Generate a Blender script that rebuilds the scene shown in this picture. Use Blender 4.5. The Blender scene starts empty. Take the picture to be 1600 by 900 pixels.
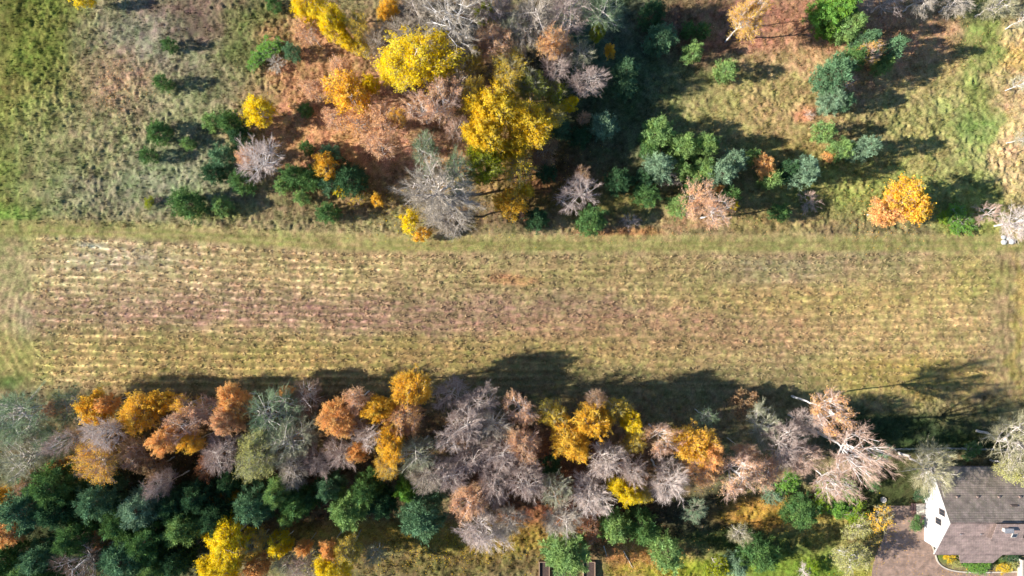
import bpy, math, random
import numpy as np
from mathutils import Vector

# ------------------------------------------------------------------ camera, sky, sun, exposure
H = 125.0            # flying height of the camera, metres
S = 0.117            # metres of ground per source pixel
scene = bpy.context.scene
col = scene.collection
cam_d = bpy.data.cameras.new("camera"); cam = bpy.data.objects.new("camera", cam_d); col.objects.link(cam)
cam.location = (0, 0, H); cam.rotation_euler = (0, 0, 0)
cam_d.sensor_width = 36.0; cam_d.lens = 18.0 / (800 * S / H)
cam_d.clip_start = 1.0; cam_d.clip_end = 6000.0
scene.camera = cam

EL, AZ = 28.0, 6.0   # sun elevation; shadows run to the right and 6 degrees up the picture
world = bpy.data.worlds.new("World"); scene.world = world; world.use_nodes = True
wn = world.node_tree; wn.nodes.clear()
sky = wn.nodes.new("ShaderNodeTexSky"); sky.sky_type = 'NISHITA'; sky.sun_disc = False
sky.sun_elevation = math.radians(EL); sky.sun_rotation = math.radians(180 + 90 - AZ)
sky.altitude = 100; sky.air_density = 1.0; sky.dust_density = 0.2; sky.ozone_density = 5.0
bg = wn.nodes.new("ShaderNodeBackground"); bg.inputs[1].default_value = 0.078
wo = wn.nodes.new("ShaderNodeOutputWorld")
wn.links.new(sky.outputs[0], bg.inputs[0]); wn.links.new(bg.outputs[0], wo.inputs[0])
sun_d = bpy.data.lights.new("sun", 'SUN'); sun_d.energy = 5.0; sun_d.angle = math.radians(0.53)
sun_d.color = (1.0, 0.945, 0.855)
sun = bpy.data.objects.new("sun", sun_d); col.objects.link(sun)
e, a = math.radians(EL), math.radians(AZ)
sun.rotation_euler = Vector((math.cos(e) * math.cos(a), math.cos(e) * math.sin(a), -math.sin(e))).to_track_quat('-Z', 'Y').to_euler()
sun.location = (-60, -10, 60)
scene.view_settings.view_transform = 'Standard'; scene.view_settings.look = 'None'
scene.view_settings.exposure = 1.17; scene.view_settings.gamma = 1.0
scene.view_settings.use_curve_mapping = False
scene.render.engine = 'CYCLES'
scene.cycles.max_bounces = 6; scene.cycles.diffuse_bounces = 3; scene.cycles.transmission_bounces = 2

rng = np.random.default_rng(7)
random.seed(7)

# ------------------------------------------------------------------ helpers
def lin(c):
    c = np.asarray(c, float) / 255.0
    return np.where(c <= 0.04045, c / 12.92, ((c + 0.055) / 1.055) ** 2.4)
KALB = 0.66
def gc(r, g, b):     # how a sunlit ground colour looks -> its base colour
    return lin((r, g, b)) * KALB

def at(px, py, h=0.0):
    k = S * (H - h) / H
    return ((px - 800) * k, (450 - py) * k)

_T = np.random.default_rng(99).random((256, 256))
def vnoise(x, y, seed=0):
    x = x + seed * 17.31; y = y + seed * 41.77
    xi = np.floor(x).astype(int); yi = np.floor(y).astype(int)
    fx = x - xi; fy = y - yi
    fx = fx * fx * (3 - 2 * fx); fy = fy * fy * (3 - 2 * fy)
    a = _T[xi & 255, yi & 255]; b = _T[(xi + 1) & 255, yi & 255]
    c = _T[xi & 255, (yi + 1) & 255]; d = _T[(xi + 1) & 255, (yi + 1) & 255]
    return (a * (1 - fx) + b * fx) * (1 - fy) + (c * (1 - fx) + d * fx) * fy
def fbm(x, y, sc, o=4, seed=0, g=0.55):
    t = 0; w = 1; s = 0; f = 1.0 / sc
    for i in range(o):
        t = t + w * vnoise(x * f, y * f, seed + i * 3.7); s += w; w *= g; f *= 2.03
    return t / s
def sst(a, b, x):
    t = np.clip((x - a) / (b - a), 0, 1); return t * t * (3 - 2 * t)

def mesh_np(name, V, F, mats=(), smooth=False, attrs=None, cols=None):
    me = bpy.data.meshes.new(name)
    V = np.asarray(V, np.float32); F = np.asarray(F, np.int32)
    n, k = F.shape
    me.vertices.add(len(V)); me.vertices.foreach_set('co', V.ravel())
    me.loops.add(n * k); me.loops.foreach_set('vertex_index', F.ravel())
    me.polygons.add(n); me.polygons.foreach_set('loop_start', np.arange(n, dtype=np.int32) * k)
    try: me.polygons.foreach_set('loop_total', np.full(n, k, np.int32))
    except Exception: pass
    me.polygons.foreach_set('use_smooth', np.full(n, smooth))
    me.update(calc_edges=True)
    for m in mats: me.materials.append(m)
    for an, dat in (attrs or {}).items():
        at_ = me.attributes.new(an, 'FLOAT', 'FACE'); at_.data.foreach_set('value', np.asarray(dat, np.float32))
    if cols is not None:
        dom, C = cols
        at_ = me.attributes.new('tint', 'FLOAT_COLOR', dom)
        C4 = np.ones((len(C), 4), np.float32); C4[:, :3] = C
        at_.data.foreach_set('color', C4.ravel())
    return me

class MB:            # collects polygons for small built things
    def __init__(s): s.v = []; s.f = []
    def box(s, x0, x1, y0, y1, z0, z1):
        n = len(s.v)
        s.v += [(x, y, z) for z in (z0, z1) for y in (y0, y1) for x in (x0, x1)]
        s.f += [[n + i for i in q] for q in ((0, 2, 3, 1), (4, 5, 7, 6), (0, 1, 5, 4), (2, 6, 7, 3), (0, 4, 6, 2), (1, 3, 7, 5))]
        return s
    def poly(s, pts):
        n = len(s.v); s.v += [tuple(p) for p in pts]; s.f.append(list(range(n, n + len(pts)))); return s
    def prism(s, base, top):
        n = len(s.v); k = len(base); s.v += [tuple(p) for p in base] + [tuple(p) for p in top]
        s.f.append([n + i for i in range(k)][::-1]); s.f.append([n + k + i for i in range(k)])
        for i in range(k):
            j = (i + 1) % k; s.f.append([n + i, n + j, n + k + j, n + k + i])
        return s
    def cyl(s, p0, p1, r0, r1=None, n=10):
        r1 = r0 if r1 is None else r1
        p0 = Vector(p0); p1 = Vector(p1); d = (p1 - p0).normalized()
        u = d.orthogonal().normalized(); w = d.cross(u)
        ring = lambda p, r: [tuple(p + (u * math.cos(t) + w * math.sin(t)) * r) for t in [2 * math.pi * i / n for i in range(n)]]
        return s.prism(ring(p0, r0), ring(p1, r1))
    def build(s, name, mat, parent=None, bevel=0, smooth=False):
        me = bpy.data.meshes.new(name); me.from_pydata(s.v, [], s.f); me.materials.append(mat)
        if smooth:
            for p in me.polygons: p.use_smooth = True
        me.update(); o = bpy.data.objects.new(name, me); col.objects.link(o)
        if parent: o.parent = parent
        if bevel:
            b = o.modifiers.new('bevel', 'BEVEL'); b.width = bevel; b.segments = 2
        return o

def tag(o, label=None, cat=None, group=None, kind=None):
    for k, v in (('label', label), ('category', cat), ('group', group), ('kind', kind)):
        if v: o[k] = v
    return o
def empty(name, loc=(0, 0, 0)):
    o = bpy.data.objects.new(name, None); o.location = loc; o.empty_display_size = 0.5; col.objects.link(o); return o

# ------------------------------------------------------------------ materials
def newmat(name):
    m = bpy.data.materials.new(name); m.use_nodes = True; nt = m.node_tree; nt.nodes.clear()
    return m, nt, nt.nodes.new('ShaderNodeOutputMaterial')
def N(nt, t, **kw):
    n = nt.nodes.new(t)
    for k, v in kw.items(): setattr(n, k, v)
    return n
def leafmat(name, trans, hue, vlo, vhi, sat=.12):
    m, nt, out = newmat(name); L = nt.links.new
    oi = N(nt, 'ShaderNodeObjectInfo')
    av = N(nt, 'ShaderNodeAttribute', attribute_name='var'); al = N(nt, 'ShaderNodeAttribute', attribute_name='lobe')
    h = N(nt, 'ShaderNodeMapRange'); h.inputs[3].default_value = 0.5 - hue * .35; h.inputs[4].default_value = 0.5 + hue * 1.2
    L(al.outputs['Fac'], h.inputs[0])
    v = N(nt, 'ShaderNodeMapRange'); v.inputs[3].default_value = vlo; v.inputs[4].default_value = vhi
    L(av.outputs['Fac'], v.inputs[0])
    hs = N(nt, 'ShaderNodeHueSaturation'); L(oi.outputs['Color'], hs.inputs['Color'])
    L(h.outputs[0], hs.inputs['Hue']); L(v.outputs[0], hs.inputs['Value'])
    sa = N(nt, 'ShaderNodeMapRange'); sa.inputs[3].default_value = 1.05; sa.inputs[4].default_value = 1.05 - sat; L(al.outputs['Fac'], sa.inputs[0]); L(sa.outputs[0], hs.inputs['Saturation'])
    d = N(nt, 'ShaderNodeBsdfDiffuse'); t = N(nt, 'ShaderNodeBsdfTranslucent')
    L(hs.outputs[0], d.inputs[0]); L(hs.outputs[0], t.inputs[0])
    mx = N(nt, 'ShaderNodeMixShader'); mx.inputs[0].default_value = trans
    L(d.outputs[0], mx.inputs[1]); L(t.outputs[0], mx.inputs[2]); L(mx.outputs[0], out.inputs[0])
    return m
LEAF = leafmat('leaf', 0.38, 0.022, 0.72, 1.3)
NEEDLE = leafmat('needle', 0.2, 0.02, 0.6, 1.6)
GRASSM, nt, out = newmat('grass_blade')
ca = N(nt, 'ShaderNodeAttribute', attribute_name='tint'); d = N(nt, 'ShaderNodeBsdfDiffuse'); t = N(nt, 'ShaderNodeBsdfTranslucent')
mx = N(nt, 'ShaderNodeMixShader'); mx.inputs[0].default_value = 0.25
nt.links.new(ca.outputs['Color'], d.inputs[0]); nt.links.new(ca.outputs['Color'], t.inputs[0])
nt.links.new(d.outputs[0], mx.inputs[1]); nt.links.new(t.outputs[0], mx.inputs[2]); nt.links.new(mx.outputs[0], out.inputs[0])

def barkmat():
    m, nt, out = newmat('bark'); L = nt.links.new
    oi = N(nt, 'ShaderNodeObjectInfo'); tc = N(nt, 'ShaderNodeTexCoord')
    no = N(nt, 'ShaderNodeTexNoise'); no.inputs['Scale'].default_value = 2.5; no.inputs['Detail'].default_value = 4
    L(tc.outputs['Object'], no.inputs[0])
    mr = N(nt, 'ShaderNodeMapRange'); mr.inputs[1].default_value = 0.35; mr.inputs[2].default_value = 0.6
    mr.inputs[3].default_value = 0.6; mr.inputs[4].default_value = 1.1; L(no.outputs[0], mr.inputs[0])
    hs = N(nt, 'ShaderNodeHueSaturation'); L(oi.outputs['Color'], hs.inputs['Color']); L(mr.outputs[0], hs.inputs['Value'])
    b = N(nt, 'ShaderNodeBsdfPrincipled'); b.inputs['Roughness'].default_value = 0.85; L(hs.outputs[0], b.inputs[0])
    L(b.outputs[0], out.inputs[0]); return m
BARK = barkmat()
def simple(name, c, rough=0.7, nscale=6, amt=0.25, metal=0.0, bump=0.0):
    m, nt, out = newmat(name); L = nt.links.new
    tc = N(nt, 'ShaderNodeTexCoord'); no = N(nt, 'ShaderNodeTexNoise'); no.inputs['Scale'].default_value = nscale
    no.inputs['Detail'].default_value = 6; L(tc.outputs['Object'], no.inputs[0])
    mr = N(nt, 'ShaderNodeMapRange'); mr.inputs[1].default_value = 0.3; mr.inputs[2].default_value = 0.7
    mr.inputs[3].default_value = 1 - amt; mr.inputs[4].default_value = 1 + amt; L(no.outputs[0], mr.inputs[0])
    hs = N(nt, 'ShaderNodeHueSaturation'); hs.inputs['Color'].default_value = (*c, 1); L(mr.outputs[0], hs.inputs['Value'])
    b = N(nt, 'ShaderNodeBsdfPrincipled'); b.inputs['Roughness'].default_value = rough; b.inputs['Metallic'].default_value = metal
    L(hs.outputs[0], b.inputs[0])
    if bump:
        bp = N(nt, 'ShaderNodeBump'); bp.inputs['Strength'].default_value = bump; L(no.outputs[0], bp.inputs['Height']); L(bp.outputs[0], b.inputs['Normal'])
    L(b.outputs[0], out.inputs[0]); return m

# ------------------------------------------------------------------ ground
def field_mask(px, py):
    w = (fbm(px, py, 40, 3, 5) - 0.5) * 8
    top = 352 + 14 * sst(0, 700, px); bot = 612 + 0 * px
    return sst(-6, 6, py - top + w) * (1 - sst(-6, 10, py - bot + w))
def row_coord(px, py):
    drop = 26 * sst(40, 650, px) * np.clip((560 - py) / 190, 0, 1) + 9 * np.sin(px / 520.0)
    return (py - drop) / 11.6
def strip_mask(px, py):      # the raked part of the field
    drop = 26 * sst(40, 650, px)
    w = (fbm(px, py, 30, 3, 8) - 0.5) * 10
    return sst(-5, 5, py - 371 - drop + w) * (1 - sst(596, 618, py)) * sst(42, 62, px + w) * (1 - sst(1535, 1560, px + w))

# soft patches of colour: centre x, y, radii, colour, strength
PATCH = [
 (40, 150, 90, 260, (140, 140, 72), .9), (60, 40, 70, 80, (104, 118, 52), .6), (20, 280, 80, 90, (134, 142, 70), .8),
 (5, 340, 60, 18, (118, 152, 66), .7),
 (250, 60, 120, 80, (150, 146, 118), .7), (340, 25, 120, 45, (128, 106, 90), .85), (230, 60, 55, 40, (154, 150, 128), .5),
 (185, 135, 60, 50, (184, 146, 120), .75), (150, 250, 130, 110, (146, 142, 102), .75), (170, 310, 110, 35, (150, 146, 114), .7),
 (290, 270, 90, 60, (152, 158, 124), .7), (300, 160, 90, 45, (150, 152, 112), .6), (400, 60, 60, 60, (112, 130, 62), .7),
 (330, 330, 60, 12, (150, 148, 86), .7),
 (420, 110, 50, 60, (120, 126, 84), .6), (450, 230, 60, 50, (176, 140, 94), .6),
 (540, 180, 130, 110, (208, 156, 112), .9), (480, 90, 60, 80, (190, 140, 100), .7), (600, 210, 110, 50, (210, 156, 110), .8),
 (560, 90, 100, 60, (176, 134, 96), .75), (560, 300, 90, 30, (130, 112, 72), .7), (660, 180, 80, 90, (204, 160, 134), .7),
 (730, 60, 120, 80, (132, 112, 92), .7), (800, 200, 110, 110, (150, 112, 62), .7), (780, 330, 90, 30, (130, 110, 80), .7),
 (900, 60, 120, 90, (110, 98, 84), .7), (900, 230, 110, 80, (120, 106, 72), .6), (880, 290, 70, 40, (140, 96, 66), .7),
 (980, 100, 120, 140, (86, 112, 84), .8), (1060, 160, 130, 60, (110, 122, 78), .6),
 (940, 310, 90, 30, (140, 128, 70), .7), (980, 365, 60, 10, (190, 120, 80), .6),
 (1150, 40, 140, 60, (156, 116, 92), .75), (1260, 50, 110, 60, (204, 148, 116), .9), (1290, 130, 140, 60, (198, 166, 120), .8),
 (1160, 170, 110, 60, (172, 158, 102), .8), (1400, 50, 90, 50, (204, 160, 124), .85), (1420, 120, 90, 60, (196, 156, 110), .8),
 (1240, 190, 80, 50, (188, 158, 110), .6), (1240, 240, 70, 30, (170, 150, 90), .6), (1160, 300, 100, 50, (140, 130, 80), .6),
 (1470, 230, 110, 110, (166, 166, 104), .9), (1540, 90, 40, 120, (156, 164, 92), .8), (1490, 200, 60, 30, (132, 156, 88), .6),
 (1350, 290, 140, 50, (152, 156, 84), .8), (1265, 178, 22, 12, (220, 150, 116), .7), (1440, 215, 60, 40, (190, 170, 110), .5),
 (1585, 180, 28, 170, (216, 186, 136), .95), (1580, 90, 20, 20, (205, 178, 90), .6), (1200, 345, 90, 20, (170, 148, 96), .6),
 (1080, 345, 60, 14, (190, 150, 112), .6), (1530, 330, 60, 40, (164, 168, 86), .7),
 # field
 (200, 420, 190, 60, (194, 174, 132), .75), (180, 405, 90, 18, (186, 178, 150), .5), (500, 420, 190, 50, (188, 164, 118), .7),
 (300, 480, 330, 28, (162, 136, 112), .9), (700, 495, 420, 26, (166, 134, 112), .9), (1150, 515, 360, 30, (180, 144, 108), .8),
 (300, 560, 360, 40, (168, 149, 94), .8), (700, 560, 420, 34, (170, 148, 92), .8), (450, 600, 300, 14, (180, 150, 88), .5),
 (1200, 425, 90, 20, (146, 142, 126), .65), (1350, 420, 90, 26, (160, 156, 118), .5), (1000, 430, 280, 30, (176, 156, 104), .7),
 (1420, 500, 180, 80, (198, 172, 114), .75), (1420, 590, 150, 30, (184, 160, 82), .7), (800, 438, 30, 8, (196, 140, 96), .6),
 (1250, 470, 220, 22, (186, 162, 100), .6), (1575, 490, 34, 130, (176, 152, 110), .75), (1590, 500, 10, 110, (190, 172, 80), .5),
 (20, 430, 40, 60, (158, 146, 104), .7), (40, 510, 26, 26, (150, 142, 118), .5), (30, 570, 60, 60, (142, 138, 80), .7), (5, 600, 24, 14, (80, 110, 50), .8),
 (1520, 430, 50, 40, (176, 168, 92), .6), (1430, 384, 26, 5, (172, 150, 130), .7), (140, 382, 26, 4, (170, 178, 160), .6),
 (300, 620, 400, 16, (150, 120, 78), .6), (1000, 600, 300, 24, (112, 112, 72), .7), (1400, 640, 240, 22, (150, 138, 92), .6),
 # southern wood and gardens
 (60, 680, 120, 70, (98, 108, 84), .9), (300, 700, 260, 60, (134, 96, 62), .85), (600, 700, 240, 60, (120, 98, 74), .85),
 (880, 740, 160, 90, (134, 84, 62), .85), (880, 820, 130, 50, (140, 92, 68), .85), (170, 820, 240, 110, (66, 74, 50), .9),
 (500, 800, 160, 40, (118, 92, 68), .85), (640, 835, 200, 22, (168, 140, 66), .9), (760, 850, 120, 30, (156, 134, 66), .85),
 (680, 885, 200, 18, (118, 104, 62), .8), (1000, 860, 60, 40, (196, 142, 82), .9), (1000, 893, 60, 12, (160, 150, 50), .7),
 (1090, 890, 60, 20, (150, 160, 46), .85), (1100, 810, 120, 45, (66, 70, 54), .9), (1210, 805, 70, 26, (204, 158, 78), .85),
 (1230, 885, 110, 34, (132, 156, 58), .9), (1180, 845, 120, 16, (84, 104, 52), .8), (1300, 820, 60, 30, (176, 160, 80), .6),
 (1380, 770, 60, 70, (70, 78, 46), .95), (1480, 690, 160, 20, (64, 80, 46), .9), (1400, 665, 140, 24, (58, 76, 48), .95),  # garden grass darkened to paint in the shade of the birches
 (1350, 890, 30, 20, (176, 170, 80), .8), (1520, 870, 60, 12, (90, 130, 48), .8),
]
BASE = np.array(gc(150, 138, 98))
def ground_color(px, py):
    px = np.asarray(px, float); py = np.asarray(py, float)
    wx = px + (fbm(px, py, 34, 4, 11) - .5) * 60; wy = py + (fbm(px, py, 34, 4, 12) - .5) * 44
    fm = field_mask(px, py)[..., None]
    C = np.ones(px.shape + (3,)) * BASE
    C = C * (1 - fm) + np.array(gc(174, 153, 112)) * fm
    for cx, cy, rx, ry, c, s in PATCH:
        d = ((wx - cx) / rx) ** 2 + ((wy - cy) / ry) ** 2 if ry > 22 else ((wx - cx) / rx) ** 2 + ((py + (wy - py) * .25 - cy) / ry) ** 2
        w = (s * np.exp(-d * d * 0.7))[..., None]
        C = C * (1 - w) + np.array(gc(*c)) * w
    # the smooth mown strip along the upper edge of the field, with wheel marks
    drop = 24 * sst(60, 650, px)
    yy = py - drop
    st = (sst(338, 350, yy) * (1 - sst(366, 374, yy)))[..., None] * .75
    C = C * (1 - st) + np.array(gc(160, 150, 96)) * st
    for y0, w0, c in ((356, 3.0, (140, 142, 76)), (364, 2.6, (148, 148, 80)), (346, 3, (172, 160, 104))):
        k = (np.exp(-((yy - y0) / w0) ** 2) * (.35 + .65 * fbm(px, py * 3, 60, 2, 31)))[..., None] * .7
        C = C * (1 - k) + np.array(gc(*c)) * k
    # raked rows
    sm = strip_mask(px, py)
    ph = row_coord(px, py) * 2 * np.pi + (fbm(px, py, 25, 3, 41) - .5) * 3.6
    rw = np.clip(np.cos(ph), 0, 1) ** 1.6 * sm * (.45 + 1.1 * vnoise(px / 4.2, row_coord(px, py) * 1.0, 44)) * (.35 + .9 * fbm(px, py, 60, 3, 43)) * (.4 + .6 * (1 - sst(420, 760, px)))
    C = C * (1 + 1.3 * rw[..., None] * np.array([1, .95, .95]))
    gr = np.clip(-np.cos(ph), 0, 1) * sm * .42 * (.3 + 1.2 * fbm(px, py, 30, 3, 47))
    C = C * (1 - gr[..., None]) + np.array(gc(144, 130, 84)) * gr[..., None]
    # long streaks along the field, meadow mottling, fine grain
    stv = fbm(px / 9, py, 5, 3, 51) - .5
    C = C * (1 + 0.5 * (stv * fm[..., 0])[..., None])
    # wheel ruts: left meadow and right headland, turning arcs at the lower left corner
    rut = np.zeros(px.shape)
    for x0, w0, ya, yb in ((12, 4, -80, 330), (33, 4, -80, 210), (1568, 3, 390, 640), (1580, 3, 380, 640), (1592, 3, 380, 640), (86, 3, 60, 110)):
        xx = px + 4 * np.sin(py / 60.0) + (fbm(px, py, 20, 2, 61) - .5) * 10
        rut = np.maximum(rut, np.exp(-((xx - x0) / w0) ** 2) * sst(ya, ya + 20, py) * (1 - sst(yb - 20, yb, py)) * (.3 + fbm(px, py, 18, 2, 62)))
    arc = np.zeros(px.shape)
    for R in (70, 80, 92, 104, 118, 130):
        d = np.hypot(px - 112, (py - 500) * .9)
        arc = np.maximum(arc, np.exp(-((d - R + 6 * (fbm(px, py, 30, 2, 63) - .5)) / 2.6) ** 2) * sst(380, 470, py) * (1 - sst(600, 615, py)) * (px < 112))
    C = C * (1 - .34 * np.clip(rut, 0, 1)[..., None]) * (1 + .45 * arc[..., None] * np.array([1, .95, .95]))
    rowgap = sst(.5, .72, fbm(px, py, 16, 3, 91)) * sm * .35
    C = C * (1 - rowgap[..., None]) + np.array(gc(140, 128, 88)) * rowgap[..., None]
    m1 = fbm(px, py, 22, 4, 71) - .5; m2 = fbm(px, py, 5.5, 3, 72) - .5; m3 = vnoise(px / 1.7, py / 1.7, 73) - .5
    out = (1 - fm[..., 0] * .5)
    C = C * (1 + (0.9 * m1 * out + 0.9 * m2 + .45 * m3)[..., None])
    g = (fbm(px, py, 30, 4, 81) - .5)[..., None] * 1.2
    C = C * (1 + g * np.array([-.16, .04, -.16]) * out[..., None])
    g2 = (fbm(px, py, 7, 3, 85) - .5)[..., None]
    C = C * (1 + g2 * np.array([.35, -.08, .35]))
    return np.clip(C, 0.01, .8)

def flat_mask(px, py):       # 0 where the ground is levelled (house, drive)
    return 1 - sst(1352, 1368, px) * sst(758, 776, py)
def ground_z(px, py):
    px = np.asarray(px, float); py = np.asarray(py, float)
    fm = field_mask(px, py)
    z = (fbm(px, py, 14, 4, 101, .6) - .5) * (.6 - .34 * fm)
    drop = 24 * sst(60, 650, px); yy = py - drop; mown = sst(336, 350, yy) * (1 - sst(366, 374, yy))
    rough = .35 + 1.3 * sst(.4, .62, fbm(px, py, 70, 3, 103))
    smooth_ = np.exp(-(((px - 1300) / 200) ** 2 + ((py - 60) / 90) ** 2) ** 2) + np.exp(-(((px - 580) / 130) ** 2 + ((py - 190) / 70) ** 2) ** 2)
    lumpy = np.exp(-(((px - 1450) / 110) ** 2 + ((py - 230) / 110) ** 2) ** 2)
    rough = np.clip(rough * (1 - .75 * smooth_) + .8 * lumpy, .2, 2) * (1 - fm) + fm
    z = z + rough * (fbm(px, py, 5, 3, 102, .6) - .5) * (.40 - .24 * fm) * (1 - .7 * mown)
    ph = row_coord(px, py) * 2 * np.pi
    z = z + .05 * np.cos(ph) * strip_mask(px, py)
    edge = sst(-1200, -200, px) * (1 - sst(1800, 2800, px)) * sst(-1100, -150, py) * (1 - sst(1050, 2000, py))
    return z * flat_mask(px, py) * (.15 + .85 * edge)

def axis(lo, hi, step, far):
    core = np.arange(lo, hi + step / 2, step); out = [far * f for f in (.02, .05, .1, .2, .4, .7, 1.0)]
    return np.concatenate([[lo - o for o in out[::-1]], core, [hi + o for o in out]])
def build_ground():
    xs = axis(-98, 98, .2, 2500); ys = axis(-57, 57, .2, 2500)
    X, Y = np.meshgrid(xs, ys); px = X / S + 800; py = 450 - Y / S
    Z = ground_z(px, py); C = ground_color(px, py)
    nx, ny = len(xs), len(ys)
    i = np.arange(nx * ny).reshape(ny, nx)
    F = np.stack([i[:-1, :-1], i[:-1, 1:], i[1:, 1:], i[1:, :-1]], -1).reshape(-1, 4)
    m, nt, out = newmat('meadow_ground'); L = nt.links.new
    ca = N(nt, 'ShaderNodeAttribute', attribute_name='tint'); tc = N(nt, 'ShaderNodeTexCoord')
    no = N(nt, 'ShaderNodeTexNoise'); no.inputs['Scale'].default_value = 5.5; no.inputs['Detail'].default_value = 5; no.inputs['Roughness'].default_value = .7
    L(tc.outputs['Object'], no.inputs[0])
    mr = N(nt, 'ShaderNodeMapRange'); mr.inputs[1].default_value = .32; mr.inputs[2].default_value = .68; mr.inputs[3].default_value = .55; mr.inputs[4].default_value = 1.45
    L(no.outputs[0], mr.inputs[0])
    hs = N(nt, 'ShaderNodeHueSaturation'); L(ca.outputs['Color'], hs.inputs['Color']); L(mr.outputs[0], hs.inputs['Value'])
    bp = N(nt, 'ShaderNodeBump'); bp.inputs['Strength'].default_value = .5; bp.inputs['Distance'].default_value = .12; L(no.outputs[0], bp.inputs['Height'])
    b = N(nt, 'ShaderNodeBsdfDiffuse'); L(hs.outputs[0], b.inputs[0]); L(bp.outputs[0], b.inputs['Normal']); L(b.outputs[0], out.inputs[0])
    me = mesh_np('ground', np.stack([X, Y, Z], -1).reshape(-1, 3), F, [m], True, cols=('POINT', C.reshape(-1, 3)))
    o = bpy.data.objects.new('ground', me); col.objects.link(o); tag(o, kind='structure')
build_ground()

def blades(name, P, hgt, wid, lean, tint, nb=4, spread=.12, kind='stuff', label=None, cat=None):
    n = len(P); P = np.repeat(P, nb, 0); hgt = np.repeat(hgt, nb) * rng.uniform(.6, 1.2, n * nb); wid = np.repeat(wid, nb)
    P = P + np.c_[rng.normal(0, spread, (n * nb, 2)), np.zeros(n * nb)]
    th = rng.uniform(0, 2 * np.pi, n * nb); ln = rng.uniform(.2, 1, n * nb) * lean
    ph = th + rng.normal(0, .8, n * nb) + np.pi / 2
    s = np.c_[np.cos(ph) * wid / 2, np.sin(ph) * wid / 2, np.zeros(n * nb)]
    tip = P + np.c_[np.cos(th) * ln * hgt, np.sin(th) * ln * hgt, hgt * np.sqrt(1 - np.clip(ln * .6, 0, .9) ** 2)]
    V = np.stack([P - s, P + s, tip], 1).reshape(-1, 3); F = np.arange(len(V)).reshape(-1, 3)
    T = np.repeat(tint, nb, 0) * rng.uniform(.7, 1.35, (n * nb, 1))
    me = mesh_np(name, V, F, [GRASSM], cols=('FACE', np.clip(T, 0, .85)))
    o = bpy.data.objects.new(name, me); col.objects.link(o); tag(o, label, cat, kind=kind); return o

def build_grass():
    # rough grass everywhere but the drive and the house
    n = 90000
    px = rng.uniform(-20, 1620, n); py = rng.uniform(-30, 930, n)
    keep = (flat_mask(px, py) > .9) & ((field_mask(px, py) < .5) | (rng.random(n) < .25))
    keep &= fbm(px, py, 16, 3, 201) > .36
    px, py = px[keep], py[keep]
    X, Y = (px - 800) * S, (450 - py) * S
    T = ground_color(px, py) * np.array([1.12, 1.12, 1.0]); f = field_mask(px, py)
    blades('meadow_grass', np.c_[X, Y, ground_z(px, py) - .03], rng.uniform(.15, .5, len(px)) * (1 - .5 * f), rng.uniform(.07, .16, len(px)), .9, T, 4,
           label='rough autumn grass and weeds tufted all over the meadows', cat='grass')
    # raked straw lying in rows on the long field
    R = []
    for k in range(28, 56):
        x = np.arange(46, 1556, 2.6); x = x + rng.normal(0, 1.4, len(x))
        y = k * 11.6 + np.zeros(len(x))
        for _ in range(3):
            y = k * 11.6 + 26 * sst(40, 650, x) * np.clip((560 - y) / 190, 0, 1) + 9 * np.sin(x / 520.0)
        y = y + rng.normal(0, 1.3, len(x)) + (fbm(x, y, 25, 2, 41) - .5) * -3
        R.append(np.c_[x, y])
    R = np.concatenate(R); m = strip_mask(R[:, 0], R[:, 1])
    R = R[(m > .5) & (rng.random(len(R)) < .25 + .75 * fbm(R[:, 0], R[:, 1], 18, 3, 210)) & (R[:, 1] < 610)]
    px, py = R.T
    T = ground_color(px, py) * .5 + (.75 - .25 * sst(300, 800, px))[:, None] * np.array(gc(214, 190, 146))
    blades('raked_straw', np.c_[(px - 800) * S, (450 - py) * S, ground_z(px, py) - .02], rng.uniform(.18, .55, len(px)), rng.uniform(.09, .24, len(px)), 1.3, T, 7, .14,
           label='pale raked straw lying in long rows across the field', cat='straw')
build_grass()

# ------------------------------------------------------------------ tree meshes (shared between copies)
def norm(v): return v / (np.linalg.norm(v, axis=-1, keepdims=True) + 1e-9)
class Geo:
    def __init__(s): s.V = []; s.F = []; s.n = 0
    def add(s, V, F): s.V.append(V); s.F.append(F + s.n); s.n += len(V)
    def tube(s, P, r, k=6):
        P = np.asarray(P, float); r = np.asarray(r, float); m = len(P)
        T = norm(np.gradient(P, axis=0)); up = np.where(np.abs(T[:, 2:3]) > .9, [[1., 0, 0]], [[0, 0, 1.]])
        U = norm(np.cross(T, up)); W = np.cross(T, U); a = np.arange(k) * 2 * np.pi / k
        V = P[:, None] + (U[:, None] * np.cos(a)[None, :, None] + W[:, None] * np.sin(a)[None, :, None]) * r[:, None, None]
        i = np.arange(m * k).reshape(m, k); j = np.roll(i, -1, 1)
        s.add(V.reshape(-1, 3), np.stack([i[:-1], j[:-1], j[1:], i[1:]], -1).reshape(-1, 4))
    def mesh(s, name, mat, smooth=True, attrs=None):
        return mesh_np(name, np.concatenate(s.V), np.concatenate(s.F), [mat], smooth, attrs)
def spikes(P0, P1, r):       # thin three-sided tapering twigs
    n = len(P0); T = norm(P1 - P0); U = norm(np.cross(T, rng.normal(size=(n, 3)))); W = np.cross(T, U)
    a = np.array([0, 2.094, 4.189])
    B = P0[:, None] + (U[:, None] * np.cos(a)[None, :, None] + W[:, None] * np.sin(a)[None, :, None]) * r[:, None, None]
    V = np.concatenate([B, P1[:, None]], 1).reshape(-1, 3); b = np.arange(n)[:, None] * 4
    F = np.concatenate([b + [0, 1, 3], b + [1, 2, 3], b + [2, 0, 3]], 1).reshape(-1, 3)
    return V, F
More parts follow.
